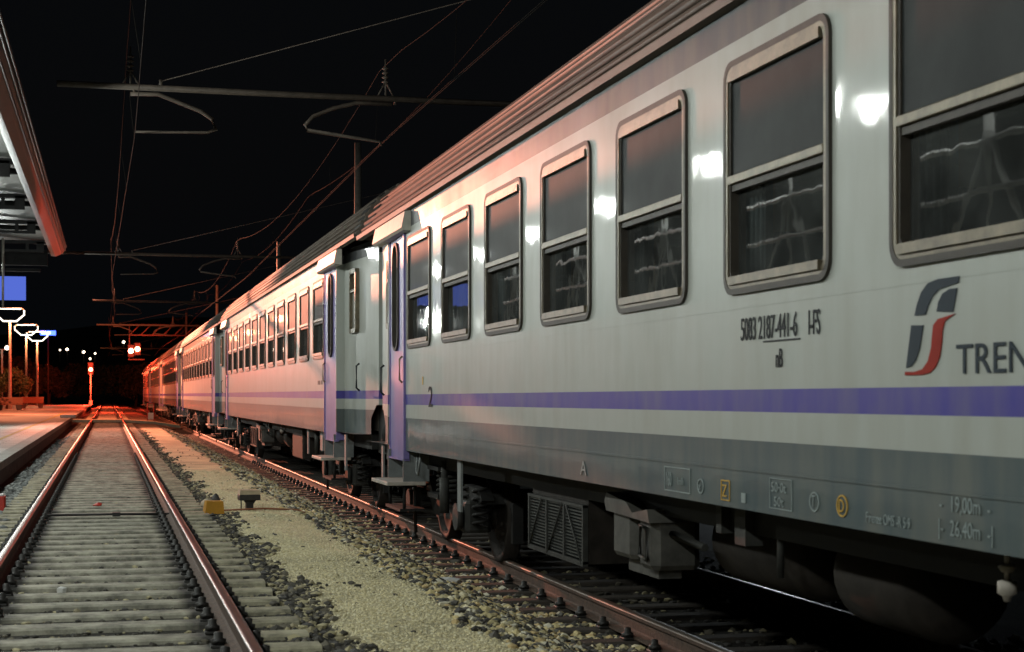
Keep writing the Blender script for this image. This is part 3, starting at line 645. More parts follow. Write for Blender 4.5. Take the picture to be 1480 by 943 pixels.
        m = MB(); m.box((-1.36,by-2.15,.55),(-1.34,by-2.0,1.03)); m.box((-1.34,by+2.3,.62),(-1.32,by+2.42,1.03)); pieces(m, 'hanging_plate', M['step_grey'], uf)
    # ---- equipment: louvred box, tank cabinet, drums
    m = MB(); y0, y1 = 3.98, 5.55; xf = -1.18
    m.box((xf+.03,y0,.40),(-.35,y1,.98)); gb = m.build('equipment_box', M['under_brown'], uf)
    m = MB()
    for y in (y0,y0+.5,y0+1.0,y1-.035): m.box((xf-.012,y,.40),(xf+.026,y+.035,.82))
    m.box((xf-.014,y0,.385),(xf+.026,y1,.42)); m.box((xf-.014,y0,.80),(xf+.024,y1,.822))
    for k,(ya,yb) in enumerate(((y1-.03,y1-.42),(y0+.98,y0+.55),(y0+.04,y0+.46))): m.tube([(xf-.01,ya,.40),(xf-.01,yb,.81)], .008, 5)
    m.build('grille_frame', M['under_grey'], gb)
    m = MB()
    for k in range(17): m.box((xf+.0,y0+.02,.41+k*.0235),(xf+.022,y1-.02,.42+k*.0235))
    m.build('louvre', mat('louvre_metal',(.05,.053,.05),.5,.2,.3,6), gb)
    m = MB(); y0, y1 = 2.35, 3.2
    m.box((-1.22,y0,.52),(-.9,y0+.30,.86), 0, .05); m.box((-1.22,y0+.42,.55),(-.9,y1,.90), 0, .05); m.prism([(y0-.04,.82),(y0,.90),(y0+.3,.86),(y0+.42,.92),(y1,.96),(y1+.04,.90),(y1,.84)], 'x', -1.26,-.86); m.box((-1.15,y0+.1,.46),(-1.0,y1-.15,.62))
    m.tube([(-1.235,y0+.08,.58),(-1.235,y0+.08,.78),(-1.235,y0+.2,.79),(-1.235,y0+.22,.6),(-1.235,y0+.08,.58)], .014, 5)
    m.build('valve_cabinet', mat('dirty_pale_cabinet',(.06,.057,.05),.6,0,.6,5), uf)
    m = MB(); m.lathe([(.05,-.7),(.2,-.67),(.25,-.55),(.25,.55),(.2,.67),(.05,.7)], (-.72,1.45,.74), 'y', 28); m.build('air_reservoir', M['under_brown'], uf)
    m = MB(); m.lathe([(.05,-.5),(.22,-.46),(.27,-.36),(.27,.36),(.22,.46),(.05,.5)], (-.70,-.05,.72), 'y', 28); m.build('air_reservoir', M['under_brown'], uf)
    m = MB(); m.tube([(-1.1,2.4,1.0),(-1.1,2.4,.75),(-1.05,1.9,.7)], .025, 6); m.tube([(-1.12,.62,1.0),(-1.12,.62,.66)], .02, 6); m.box((-1.2,.9,.80),(-1.1,1.05,1.0)); m.box((-1.2,1.25,.84),(-1.1,1.33,1.0)); pieces(m, 'brake_pipe', M['under_grey'], uf)
    m = MB(); m.lathe([(.012,0),(.018,.02),(.036,.03),(.036,.075),(.02,.08)], (-1.2,-1.7,.82), 'z', 12); m.lathe([(.02,0),(.034,.02),(.02,.03)], (-1.2,-1.7,.93), 'z', 12); m.tube([(-1.2,-1.7,.89),(-1.2,-1.7,1.04)], .012, 5); (lambda a,b,c,d: a.build(b,c,d))(m, 'drain_valve', M['tread'], uf)
    m = MB(); m.box((-1.2,-5.2,.45),(-.4,-3.6,.98), 0, .03); m.build('battery_box', M['under_brown'], uf)
    return t
M['frost'] = mat('frosted_glass',(.24,.23,.20),.38,0,.12,5)
coach = make_coach()
LAB = ['nearest grey and violet passenger coach, carrying the railway emblem and its number on the side',
       'second coach from the camera, lit pink, with the diagonal shadow across its side',
       'third coach from the camera, between the second coach and the red-lit far ones',
       'fourth coach from the camera, orange-lit, in the middle of the receding train',
       'second-last coach of the train, small and red-lit in the distance',
       'farthest coach, the red-lit tail of the train beside the signals']
coaches = [coach]+[copy_tree(coach) for _ in range(5)]
for i, c in enumerate(coaches):
    yc = 7.22 + 26.4*i
    c.location = (TRAIN_X, yc, TRAIN_Z + (-.018 if i==0 else .012))
    if i == 0: c.rotation_euler = (R(-.13),0,0)
    tag(c, LAB[i], 'train coach', 'coaches of the standing passenger train')

# ---- markings on the nearest coach (coach-local; y measured from the coach centre)
XT = SIDE-.004
def Y(w): return w-7.22
def decal(m, polys, mt, name, x=XT):
    b = MB()
    for p in polys: b.prism(p, 'x', x-.001, x+.003)
    return b.build(name, mt, m)
t1 = coach
sm_ = 0.052
text_obj('running_number', '5083 2187-441-6', M['ink_black'], t1, (XT,Y(7.65),1.868), .160, .66, spacing=.95); text_obj('owner_mark', 'I-FS', M['ink_black'], t1, (XT,Y(6.84),1.868), .160, .58, spacing=.95)
decal(t1, [[(Y(7.36),1.857),(Y(7.36),1.850),(Y(6.93),1.850),(Y(6.93),1.857)]], M['ink_black'], 'number_underline')
text_obj('class_mark', 'nB', M['ink_black'], t1, (XT,Y(7.21),1.728), .128, .62)
def emblem(parent):
    """two slate blocks, a slate foot and a red S-stroke, slanted"""
    u0, z0, H, Wd = Y(5.915), 1.672, .362, .44
    P = lambda a, b: (u0 - a*Wd*1.0 , z0 + b*H)    # a to the right (towards -y), b up
    def poly(pts): return [P(*p) for p in pts]
    top_l = [(.18,.64),(.38,.64),(.42,.72),(.50,.82),(.62,.89),(.95,.93),(.97,1.0),(.60,1.0),(.42,.97),(.30,.88),(.22,.75)]
    top_r = [(.58,.66),(.86,.64),(.93,.88),(.80,.88),(.68,.84),(.61,.76)]
    foot  = [(.02,.08),(.12,.54),(.34,.53),(.27,.28),(.20,.16),(.12,.10)]
    red   = [(0,0),(.32,0),(.46,.02),(.56,.08),(.63,.18),(.67,.34),(.68,.46),(.72,.55),(.82,.59),(.90,.62),(.60,.58),(.52,.52),(.50,.42),(.48,.28),(.42,.14),(.32,.06),(.18,.035),(0,.04)]
    decal(parent, [poly(top_l)], M['ink'], 'emblem_block'); decal(parent, [poly(top_r)], M['ink'], 'emblem_block'); decal(parent, [poly(foot)], M['ink'], 'emblem_block')
    decal(parent, [poly(red)], M['ink_red'], 'emblem_stroke')
emblem(t1)
text_obj('operator_lettering', 'TRENITALIA', M['ink'], t1, (XT,Y(5.515),1.672), .158, 1.32)
text_obj('class_number', '2', M['ink_black'], t1, (XT-.001,Y(15.85),1.50), .29, 1.6)
Zb = SIDE-.0045
def frame_box(y0,y1,z0,z1,mt,nm,w=.006):
    decal(t1, [[(y0,z0),(y1,z0),(y1,z0+w),(y0,z0+w)],[(y0,z1-w),(y1,z1-w),(y1,z1),(y0,z1)],[(y0,z0+w),(y0-w,z0+w),(y0-w,z1-w),(y0,z1-w)],[(y1+w,z0+w),(y1,z0+w),(y1,z1-w),(y1+w,z1-w)]], mt, nm)
frame_box(Y(8.80),Y(8.38),1.063,1.20,M['ink_pale'],'speed_frame')
text_obj('speed_mark', '160', M['ink_pale'], t1, (Zb,Y(8.78),1.092), .11, .62); text_obj('speed_unit', 'km/h', M['ink_pale'], t1, (Zb,Y(8.58),1.105), .06, .8)
text_obj('axle_mark', 'A', M['ink_pale'], t1, (Zb,Y(10.50),1.075), .135, 1.6)
def circ(y,z,r,mt,nm,e=1.5):
    o = MB(); n=20; a=[(y+r*e*math.cos(6.2832*k/n), z+r*math.sin(6.2832*k/n)) for k in range(n)]; b=[(y+(r-.007)*e*math.cos(6.2832*k/n), z+(r-.007)*math.sin(6.2832*k/n)) for k in range(n)]
    ring(o, a, b, XT-.001, XT+.003); return o.build(nm, mt, t1)
circ(Y(8.22),1.115,.040,M['ink_pale'],'round_mark',1.2); text_obj('round_mark_letter','x',M['ink_pale'],t1,(Zb,Y(8.245),1.095),.06,1)
frame_box(Y(7.92),Y(7.80),1.060,1.165,M['ink_yellow'],'yellow_mark_frame'); text_obj('yellow_mark_letter','Z',M['ink_yellow'],t1,(Zb,Y(7.905),1.080),.09,1.2)
decal(t1, [[(Y(7.64),1.064),(Y(7.585),1.064),(Y(7.585),1.112),(Y(7.64),1.112)]], M['ink_pale'], 'white_patch')
frame_box(Y(7.28),Y(7.02),1.060,1.205,M['ink_pale'],'weight_frame',.004)
text_obj('weight_mark','50·0t',M['ink_pale'],t1,(Zb,Y(7.265),1.140),.066,1.3); text_obj('weight_mark','50t',M['ink_pale'],t1,(Zb,Y(7.23),1.073),.066,1.3)
circ(Y(6.775),1.12,.045,M['ink_pale'],'round_mark',1.15); text_obj('round_mark_letter','T',M['ink_pale'],t1,(Zb,Y(6.805),1.098),.075,1)
circ(Y(6.49),1.12,.048,M['ink_yellow'],'round_yellow_mark',1.15); text_obj('round_mark_letter','D',M['ink_yellow'],t1,(Zb,Y(6.525),1.093),.08,1)
text_obj('workshop_mark','Firenze OMS -R 5·9',M['ink_pale'],t1,(Zb,Y(6.26),1.068),.062,.78)
for tx, y_, z_ in (('-',5.64,1.158),('19,00m',5.56,1.158),('-',5.29,1.158),('|-',5.65,1.068),('26,40m',5.56,1.068),('-|',5.29,1.068)): text_obj('length_mark' if 'm' in tx else 'length_mark_arrow',tx,M['ink_pale'],t1,(Zb,Y(y_),z_),.085,.88)
decal(t1, [[(8.95,1.80),(8.90,1.80),(8.90,1.72),(8.95,1.72)]], M['ink_yellow'], 'yellow_sticker', SIDE-.004)
# a few plates on the second coach
t2 = coaches[1]
for y_ in (-9.55,-9.30,-9.12): decal(t2, [[(y_,1.72),(y_+.09,1.72),(y_+.09,1.78),(y_,1.78)]], M['ink_black'], 'small_plate')
text_obj('side_mark', 'TRENITALIA', M['ink_pale'], coaches[2], (SIDE-.004,-9.2,3.44), .12, 1.0)

# ---------------------------------------------------------------- platform canopy, lamps
cn = empty('platform_canopy', (-1.2,50,5.6), 0, 'long station canopy with curved metal fascia over the platform at the left edge', 'canopy')
def cl(m, name, mt, par=cn):
    o = m.build(name, mt); o.parent = par; o.matrix_parent_inverse = Matrix.Translation((1.2,-50,-5.6)); return o
m = MB(); pr = [(-1.62,5.33),(-1.50,5.31),(-1.36,5.37),(-1.26,5.46),(-1.21,5.56),(-1.20,5.66),(-1.26,5.74),(-1.40,5.78),(-1.62,5.78)]
m.prism(pr, 'y', -12, 50, 0, True); fa = cl(m, 'fascia', M['canopy_skin'])
m = MB()
for x,z in ((-1.30,5.405),(-1.225,5.50),(-1.195,5.60)): m.tube([(x,-12,z),(x,50.05,z)], .018, 6)
cl(m, 'fascia_rib', M['canopy_skin'], cn)
m = MB(); m.prism([(-1.60,5.60),(-9,6.1),(-9,6.25),(-1.60,5.75)], 'y', -12, 49.6); cl(m, 'roof_sheet', M['canopy_soffit'])
for k in range(11):
    y = -7+k*5.5
    m = MB(); m.box((-9,y-.07,5.50),(-1.66,y+.07,5.59)); m.box((-9,y-.07,5.26),(-1.95,y+.07,5.33)); 
    for x in (-2.2,-2.9,-3.6,-4.3,-5.0,-6): m.box((x-.04,y-.05,5.33),(x+.04,y+.05,5.50))
    m.box((-1.95,y-.07,5.26),(-1.75,y+.07,5.55)); cl(m, 'cross_beam', M['canopy_beam'])
for k in range(21):
    y = -8.5+k*2.75
    if k%2==0: continue
    m = MB(); m.box((-9,y-.05,5.47),(-1.64,y+.05,5.585)); cl(m, 'purlin', M['canopy_beam'])
m = MB(); m.box((-9,49.4,5.0),(-1.7,49.6,5.45)); m.box((-9,49.35,4.82),(-1.9,49.6,4.9)); cl(m, 'end_beam', M['canopy_beam'])
for y in (4,17,30,43):
    m = MB(); m.box((-5.4,y-.15,.12),(-5.1,y+.15,5.5), 0, .02); cl(m, 'column', M['canopy_beam'])
# fluorescent lamps under the canopy: fixture + its own light
LY = [-9,-3.5,2,7.5,13,18.5,24,29.5,35,40.5,46]
lampm = emit('lit_tube', CANOPY_COL, 60)
lab_c = 'lit fluorescent lamp hanging under the platform canopy'
for i, y in enumerate(LY):
    f = empty('canopy_lamp', (-3.0,y,4.91), 0, lab_c, 'lamp', 'lamps under the platform canopy')
    m = MB(); m.box((-.10,-.35,.05),(.10,.35,.14), 0, .02); m.tube([(0,0,.14),(0,0,.42)], .012, 5); m.build('housing', M['white_paint'], f)
    m = MB(); m.tube([(-.0,-.30,.0),(0,.30,.0)], .035, 8); m.build('tube', lampm, f)
    point('tube_light', (0,0,-.10), CANOPY_COL, P_CANOPY*(.55 if y > 34 else 1), .12, f)
# unseen hanging rail, added so its reflection crosses the train's lower panes
hr = empty('reflection_rail', (-3.0,20,4.0), 0, 'unseen pale rails on A-shaped hangers, added for their reflection in the train windows', 'reflection rail')
for z in (0,-.55):
    m = MB(); m.tube([(0,-28,z),(0,18,z)], .034, 6); m.build('rail_tube', M['white_paint'], hr)
for k in range(9):
    y = -25.3+k*5.3
    m = MB(); m.tube([(0,y,.5),(0,y,-.95)], .032, 6); m.tube([(0,y,.08),(0,y-.75,-1.05)], .036, 6); m.tube([(0,y,.08),(0,y+.75,-1.05)], .036, 6); m.build('hanger', M['white_paint'], hr)

# blue backlit platform sign
sg = empty('platform_sign', (-2.95,45,4.05), 0, 'blue lit platform sign with white figure hanging below the canopy', 'sign')
m = MB(); m.box((-.85,-.06,-.31),(.85,.06,.31), 0, .01); m.build('sign_panel', emit('blue_backlit_sign', (.10,.165,.70), .95), sg)
m = MB(); m.tube([(.28,-.02,.3),(.28,-.02,1.3)], .035, 8); m.tube([(.28,-.10,-.5),(.28,-.10,.9)], .03, 8); m.tube([(-.6,0,.3),(-.6,0,1.3)], .025, 8); m.build('hanger', M['galv'], sg)
n_ = text_obj('platform_number', '0', emit('white_sign_figure', (.8,.9,1), 2.5), sg, (.02,-.07,-.2), .55, 1, rot=(R(90),0,0), align='CENTER')

fy = empty('yard_lamp', (11,25.7,-.45), 0, 'low white lamp behind the train that makes its far rail gleam', 'lamp')
m = MB(); m.tube([(0,0,0),(0,0,1.75)], .05, 8); m.build('post', M['galv'], fy)
m = MB(); m.lathe([(.03,0),(.12,.03),(.14,.12),(.1,.2),(.03,.22)], (0,0,1.75), 'z', 12); m.build('globe', emit('white_globe', (.85,.95,1), 40), fy)
point('lamp_light', (-.1,-.2,1.80), (.85,.95,1), 260, .14, fy)

# ---------------------------------------------------------------- hexagonal platform lamps
ring_m = emit('warm_white_ring', (1.0,.86,.68), 3.5)
for i,(x,y) in enumerate(((-7.55,136),(-7.75,167),(-7.45,185))):
    t = empty('street_lamp', (x,y,.12), 0, ['tall platform lamp with glowing basket head, nearest the blue sign','tall platform lamp with glowing basket head, the middle one of the three','tall platform lamp with glowing basket head, rightmost beside the blue light'][i], 'street lamp', 'tall platform lamps with glowing basket heads')
    m = MB(); m.tube([(0,0,0),(0,0,4),(0,0,6.9)], [.14,.11,.08], 10); m.build('post', M['post'], t)
    m = MB(); m.tube([(-.85,0,7.97),(.85,0,7.97)], .055, 8); m.tube([(-1.08,0,7.85),(-1.08,0,7.5),(-.5,0,6.98),(.5,0,6.98),(1.08,0,7.5),(1.08,0,7.85)], .06, 8); m.build('lit_ring', ring_m, t)
    m = MB(); m.tube([(-1.08,0,7.85),(-.9,0,7.98),(.9,0,8.04),(1.08,0,7.85)], .05, 6); m.build('hood', M['post'], t)
    point('lamp_light', (0,-.5,7.4), (1,.30,.12), 1300, .3, t)
tw = empty('street_lamp', (-9.0,150,.12), 0, 'small lamp post with two round white globes at the left edge', 'street lamp')
m = MB(); m.tube([(0,0,0),(0,0,5.1)], .08, 8); m.tube([(-.42,0,5.1),(.42,0,5.1)], .04, 6); m.build('post', M['post'], tw)
for dx in (-.42,.42):
    m = MB(); m.lathe([(.02,-.2),(.15,-.13),(.2,0),(.15,.13),(.02,.2)], (dx,0,5.25), 'z', 12); m.build('globe', emit('globe', (1,.8,.6), 6), tw)
bs = empty('shop_sign', (-7.0,205,8.7), 0, 'small glowing blue sign beside the rightmost platform lamp', 'sign')
m = MB(); m.box((-.9,-.08,-.28),(.9,.08,.28), 0, .03); m.build('lit_panel', emit('blue_glow', (.05,.10,1), 6), bs)
m = MB(); m.box((-.75,-.1,-.12),(.3,-.085,.12)); m.build('lit_lettering_band', emit('blue_white', (.5,.7,1), 9), bs)
m = MB(); m.tube([(0,.1,-.2),(0,.1,-8.6)], .1, 8); m.build('post', M['under'], bs)

# ---------------------------------------------------------------- signals
def lens(m, c, r):
    m.lathe([(.0,-.05),(r*.6,-.04),(r,0),(r,.04)], c, 'y', 20)
lit = emit('red_signal_lens', (1.0,.16,.07), 60)
sgn = empty('railway_signal', (-1.95,197,.1), 0, 'red railway signal on a slim post at the end of the platform', 'signal')
m = MB(); m.tube([(0,0,0),(0,0,3.6)], .08, 8); m.box((-.18,-.08,0),(.18,.08,.5)); m.build('post', M['post'], sgn)
m = MB(); m.box((-.32,0,3.5),(.32,.16,4.9), 0, .05); m.prism([(-.26,4.35),(0,4.52),(.26,4.35),(.24,4.33),(0,4.48),(-.24,4.33)], 'y', -.35, 0); m.build('signal_head', M['under'], sgn)
m = MB(); lens(m, (0,-.05,4.1), .2); m.build('red_lens', lit, sgn)
point('signal_light', (0,-4,4.1), RED, P_SIGNAL*3, .25, sgn)
gt = empty('signal_gantry', (8,138,-.4), 0, 'lattice gantry over the tracks carrying the two bright signal lamps', 'signal gantry')
def gp(m, name, mt, par=gt):
    o = m.build(name, mt); o.parent = par; o.matrix_parent_inverse = Matrix.Translation((-8,-138,.4)); return o
m = MB(); x0,x1,z0,z1 = 1.7,7.2,6.15,7.0
for y in (137.7,138.3):
    for z in (z0,z1): m.tube([(x0,y,z),(x1,y,z)], .05, 6)
    k = 0
    while x0+k*.9 < x1-.5: m.tube([(x0+k*.9,y,z0),(x0+k*.9+.85,y,z1)], .035, 5); k += 1
m.build; gp(m, 'lattice_truss', M['gantry'])
m = MB(); m.tube([(x1,138,-.4),(x1,138,7.1)], .13, 8); gp(m, 'mast', M['gantry'])
m = MB(); m.tube([(x0,138,7.05),(x0,138,4.2)], .05, 6); m.box((x0-.1,137.6,4.1),(2.9,138.2,4.18)); gp(m, 'signal_cage', M['gantry'])
for i,(x,z,mm,nm) in enumerate(((1.83,4.85,emit('pale_signal_lens',(1,.25,.14),50),'signal_head'),(2.35,5.0,lit,'signal_head'))):
    m = MB(); m.box((x-.26,137.9,z-.5),(x+.26,138.05,z+.5), 0, .05); hd = gp(m, nm, M['under'])
    m = MB(); lens(m, (x,137.82,z), .2); o = gp(m, 'signal_lens', mm, gt)
point('gantry_light', (2.2,134,4.9), RED, P_SIGNAL*1.3, .2)
bpy.data.objects['gantry_light'].parent = gt; bpy.data.objects['gantry_light'].matrix_parent_inverse = Matrix.Translation((-8,-138,.4))

# ---------------------------------------------------------------- sodium floodlight beyond the canopy, with two added fill spots
FL = (-8.5,92,10.9)
fl = empty('floodlight_mast', (FL[0],FL[1],.12), 0, 'floodlight mast with orange lamp on the far platform', 'floodlight')
m = MB(); m.tube([(0,0,0),(0,0,10.9)], [.16,.09], 10); m.build('post', M['galv'], fl)
m = MB(); m.box((-.3,.05,10.6),(.3,.35,11.1), 0, .04); m.build('lamp_housing', M['galv'], fl)
ls = bpy.data.lights.new('sodium_spot','SPOT'); ls.color = SODIUM; ls.energy = P_FLOOD; ls.spot_size = R(46); ls.spot_blend = .42; ls.shadow_soft_size = .12
lo = bpy.data.objects.new('sodium_spot', ls); COL.objects.link(lo); lo.parent = fl; lo.location = (0,-.25,10.78)
d = Vector((3.1,70,2.0))-Vector((FL[0],FL[1]-.25,10.9)); 
d = Vector((math.sin(R(29)), -math.cos(R(29)), -math.tan(R(7)))); lo.rotation_euler = d.to_track_quat('-Z','Y').to_euler()
fill2 = ls.copy(); fill2.energy = 38000; fill2.spot_size = R(100); fill2.color = (1,.22,.10); o2 = bpy.data.objects.new('sodium_spot', fill2); COL.objects.link(o2); o2.parent = fl; o2.location = (0,.6,10.78)  # added second spot, turns the far coaches orange-red
d = Vector((3.1,108,2))-Vector((FL[0],FL[1]+.6,10.9)); o2.rotation_euler = d.to_track_quat('-Z','Y').to_euler()

fill3 = ls.copy(); fill3.energy = 13000; fill3.spot_size = R(95); fill3.color = (1,.30,.15); o3 = bpy.data.objects.new('sodium_spot', fill3); COL.objects.link(o3); o3.parent = fl; o3.location = (.4,.2,10.78)  # added weaker spot, fills in the fourth coach between the other two
d = Vector((3.1,86,1.5))-Vector((FL[0]+.4,FL[1]+.2,10.9)); o3.rotation_euler = d.to_track_quat('-Z','Y').to_euler()
wp = empty('fill_lamp', (-5.6,60,.12), 0, 'unseen white post lamp added to brighten the platform just past the canopy end', 'lamp')  # unseen lamp, added to brighten the platform beyond the canopy lamps
m = MB(); m.tube([(0,0,0),(0,0,4.0)], .06, 8); m.build('post', M['post'], wp)
m = MB(); m.lathe([(.05,0),(.2,.04),(.24,.2),(.16,.36),(.04,.4)], (0,0,4.0), 'z', 14); m.build('globe', lampm, wp)
point('lamp_light', (.0,-.1,3.8), CANOPY_COL, 1300, .2, wp)

# ---------------------------------------------------------------- catenary
def portal(label, y):
    t = empty('catenary_portal', (6.95,y,-.45), 0, label, 'catenary portal', 'catenary portals over the tracks')
    ox, oz = -6.95, .45
    q = lambda x,z,yy=0: (x+ox, yy, z+oz)
    m = MB(); m.box((-.13,-.11,0),(.13,.11,6.75), 0, .02); m.build('mast', M['galv_dark'], t)
    m = MB(); m.tube([q(-.74,5.90), q(2.5,5.885), q(6.95,5.88)], .048, 8); m.build('beam', M['galv_dark'], t)
    for pts in ([(.33,5.79),(.74,5.80),(1.37,5.57),(1.54,5.46),(1.60,5.30),(1.47,5.25),(.40,5.22)], [(4.32,5.80),(3.76,5.80),(3.4,5.70),(3.08,5.56),(2.96,5.42),(3.0,5.34),(4.12,5.21),(4.16,5.14)]):
        m = MB(); m.tube([q(*p) for p in pts], [.032]*(len(pts)-2)+[.022,.018], 6)
        m.tube([q(pts[0][0]+.05,5.90),q(pts[0][0]+.05,5.79)], .02, 5); m.build('steady_arm', M['galv_dark'], t)
    for x in (.33,4.22):
        m = MB(); 
        for zz in range(4): m.lathe([(.02,0),(.06,.02),(.02,.05)], q(x,6.12+zz*.07), 'z', 8)
        m.tube([q(x,5.9),q(x,6.5)], .015, 5); m.tube([q(x-.12,5.93),q(x,6.15)], .012, 5); m.tube([q(x+.12,5.93),q(x,6.15)], .012, 5); m.build('insulator', M['galv_dark'], t)
    m = MB(); m.tube([q(.78,5.92),q(.78,6.02)], .03, 5); m.tube([q(.78,6.0), q(12,8.3,-7)], .007, 4); m.build('tie_rod', M['galv_dark'], t)
    m = MB(); m.tube([q(12,-.45,-7),q(12,8.4,-7)], .09, 8); m.build('anchor_mast', M['galv_dark'], t)
    return t
PL = [('nearest catenary portal arm reaching over both tracks from behind the train',25.4),('second catenary portal from the camera, fainter, over both tracks',55.5),('third catenary portal from the camera, small above the red signal post',83.5),('catenary portal just in front of the lattice gantry',112),('farthest catenary portal beyond the lattice gantry',168)]
p0 = None
for lb,y in PL:
    if p0 is None: p0 = portal(lb,y)
    else:
        c = copy_tree(p0); c.location.y = y; c['label'] = lb
        if y == 55.5:
            m = MB(); m.tube([(-6.95-2.35,0,6.35),(-6.95-.74,0,6.35)], .048, 8); m.build('shadow_beam', M['galv_dark'], c)  # unseen stretch of beam, added to throw the diagonal shadow on the second coach
ML = [(6.6,44.3,8.1,'bare catenary mast rising behind the joint of the first two coaches'),(6.9,68.5,7.6,'catenary mast rising behind the second coach roof'),(7.2,113,8.7,'tall red-lit catenary mast left of the third coach roof'),(7.2,158,9.0,'tall red-lit catenary mast crossing the gantry lattice')]
for x,y,hh,lb in ML:
    t = empty('catenary_mast', (x,y,-.45), 0, lb, 'catenary mast', 'catenary masts behind the train')
    m = MB(); m.tube([(0,0,0),(0,0,hh*.62),(0,0,hh*.63),(0,0,hh+.45)], [.17,.14,.11,.09], 12); m.build('pole', M['galv'], t)
    m = MB(); m.lathe([(.175,-.06),(.175,.06)], (0,0,hh*.62), 'z', 12); m.build('collar', M['galv'], t)
def wire(label, pts_fn, r=.007, y0=-8, y1=170, step=2.0):
    ys = np.arange(y0,y1,step); m = MB(); m.tube([pts_fn(y) for y in ys], r, 4)
    o = m.build('overhead_wire', M['wire']); tag(o, label, 'overhead wire', 'overhead wires'); return o
PY = [-4,25.4,55.5,83.5,112,140,168,200]
def cx(y, xs): return float(np.interp(y, PY, xs))
def sag(y, top, s):
    for a,b in zip(PY,PY[1:]):
        if a<=y<=b: u=(y-a)/(b-a); return top-4*s*u*(1-u)
    return top
xl = [.30,.40,.14,.34,.05,.3,0,.3]; xr = [4.4,4.14,4.5,4.3,4.6,4.3,4.5,4.3]
wire('contact wire hanging over the empty track', lambda y:(cx(y,xl),y,5.19), .006)
wire('carrying wire sagging above the empty track', lambda y:(cx(y,xl)*.7,y,sag(y,6.42,.75)), .005)
wire('twin contact wire over the train, left strand', lambda y:(cx(y,xr),y,5.19), .006)
wire('twin contact wire over the train, right strand', lambda y:(cx(y,xr)+.05,y,5.21), .006)
wire('carrying wire sagging above the train', lambda y:(4.22,y,sag(y,6.48,.7)), .0055)
wire('feeder wire high behind the train', lambda y:(6.6,y,sag(y,8.0,.5)), .0055)
m = MB()
dr = empty('wire_droppers', (0.3,30,5.2), 0, 'thin droppers joining the carrying and contact wires', 'wire droppers')
for y in range(8,110,6):
    m = MB(); m.tube([(cx(y,xl)-.3,y-30,0),(cx(y,xl)*.7-.3,y-30,sag(y,6.42,.75)-5.2)], .004, 4)
    m.build('dropper', M['wire'], dr); m = MB(); m.tube([(cx(y,xr)-.3,y-30,0),(4.22-.3,y-30,sag(y,6.48,.7)-5.2)], .004, 4); m.build('dropper', M['wire'], dr)

# ---------------------------------------------------------------- small things by the track
# board crossing
m = MB(); xs = [-1.74,-.9,.82,2.3,3.55]; zs=[.02,.0,.0,-.10,-.30]
for (xa,za),(xb,zb) in zip(zip(xs,zs),list(zip(xs,zs))[1:]):
    m.add([(xa,84.5,za),(xb,84.5,zb),(xb,86.6,zb),(xa,86.6,za),(xa,84.5,za-.13),(xb,84.5,zb-.13),(xb,86.6,zb-.13),(xa,86.6,za-.13)], [(0,1,2,3),(0,4,5,1),(1,5,6,2),(2,6,7,3),(3,7,4,0),(4,7,6,5)])
tag(m.build('foot_crossing', mat('crossing_boards',(.6,.55,.38),.7,0,.3,2)), 'narrow board foot crossing laid over both tracks in the distance', 'foot crossing')
m = MB(); m.box((-2.3,84.0,.121),(-1.55,84.9,.26), 0, .04); tag(m.build('kerb_block', M['white_paint']), 'white block on the platform edge at the foot crossing', 'kerb block')
mp_ = empty('marker_post', (2.15,86.8,-.22), 0, 'white and red marker post standing beside the foot crossing', 'marker post')
m = MB(); m.tube([(-.16,0,0),(-.16,0,1.05)], .03, 6); m.tube([(.16,0,0),(.16,0,1.05)], .03, 6); m.box((-.18,-.02,1.0),(.18,.02,1.05)); m.build('post', M['red_paint'], mp_)
m = MB(); m.box((-.14,-.035,.2),(.14,-.015,.55)); m.build('board', M['white_paint'], mp_)
# yellow box with stones on it
yb = empty('cable_box', (1.25,20.3,-.21), .1, 'small orange-yellow cable box on the ballast beside the rail', 'cable box')
m = MB(); m.prism([(-.12,0),(.12,0),(.105,.165),(-.095,.17)], 'y', -.09, .09); m.build('housing', M['yellow_box'], yb)
m = MB(); m.box((-.135,-.11,-.01),(.135,.11,.012), 0, .004); m.build('base_plate', M['iron'], yb)
def rock(x,y,r,m_,lb,sq=(1,1,1)):
    b = MB(); b.lathe([(r*.3,-r*.3),(r*.85,-r*.2),(r,r*.2),(r*.8,r*.6),(r*.45,r*.95),(r*.1,r*1.05)], (0,0,0), 'z', 9)
    b.v = [(v[0]*sq[0]*(1+.15*math.sin(i*2.3)),v[1]*sq[1]*(1+.15*math.sin(i*1.7)),v[2]*sq[2]*(1+.08*math.sin(i*3.1))) for i,v in enumerate(b.v)]
    o = b.build('rock', m_); o.location=(x,y,gz(x)+.02); tag(o, lb, 'rock'); return o
rock(1.26,21.6,.10,M['beige'],'pale rounded rock behind the orange-yellow cable box')
rock(1.38,21.9,.085,M['iron'],'dark pointed rock behind the orange-yellow cable box',(.8,.8,1.5))
gm = empty('track_point_box', (1.72,20.8,-.20), .05, 'black ground box on a stub foot with pale top, on the sandy path', 'ground box')
m = MB(); m.box((-.13,-.12,.13),(.13,.12,.20), 0, .012); m.build('box_body', M['black_iron'], gm)
m = MB(); m.prism([(-.13,.203),(.13,.203),(.12,.255),(-.12,.26)], 'y', -.115, .115); m.build('lid', M['beige'], gm)  # lid paler than the box body
m = MB(); m.prism([(-.04,0),(.05,0),(.05,.08),(.085,.13),(-.07,.13),(-.04,.09)], 'y', -.05, .05); m.tube([(-.11,-.1,0),(-.11,-.1,.13)], .008, 5); m.build('foot', M['black_iron'], gm)
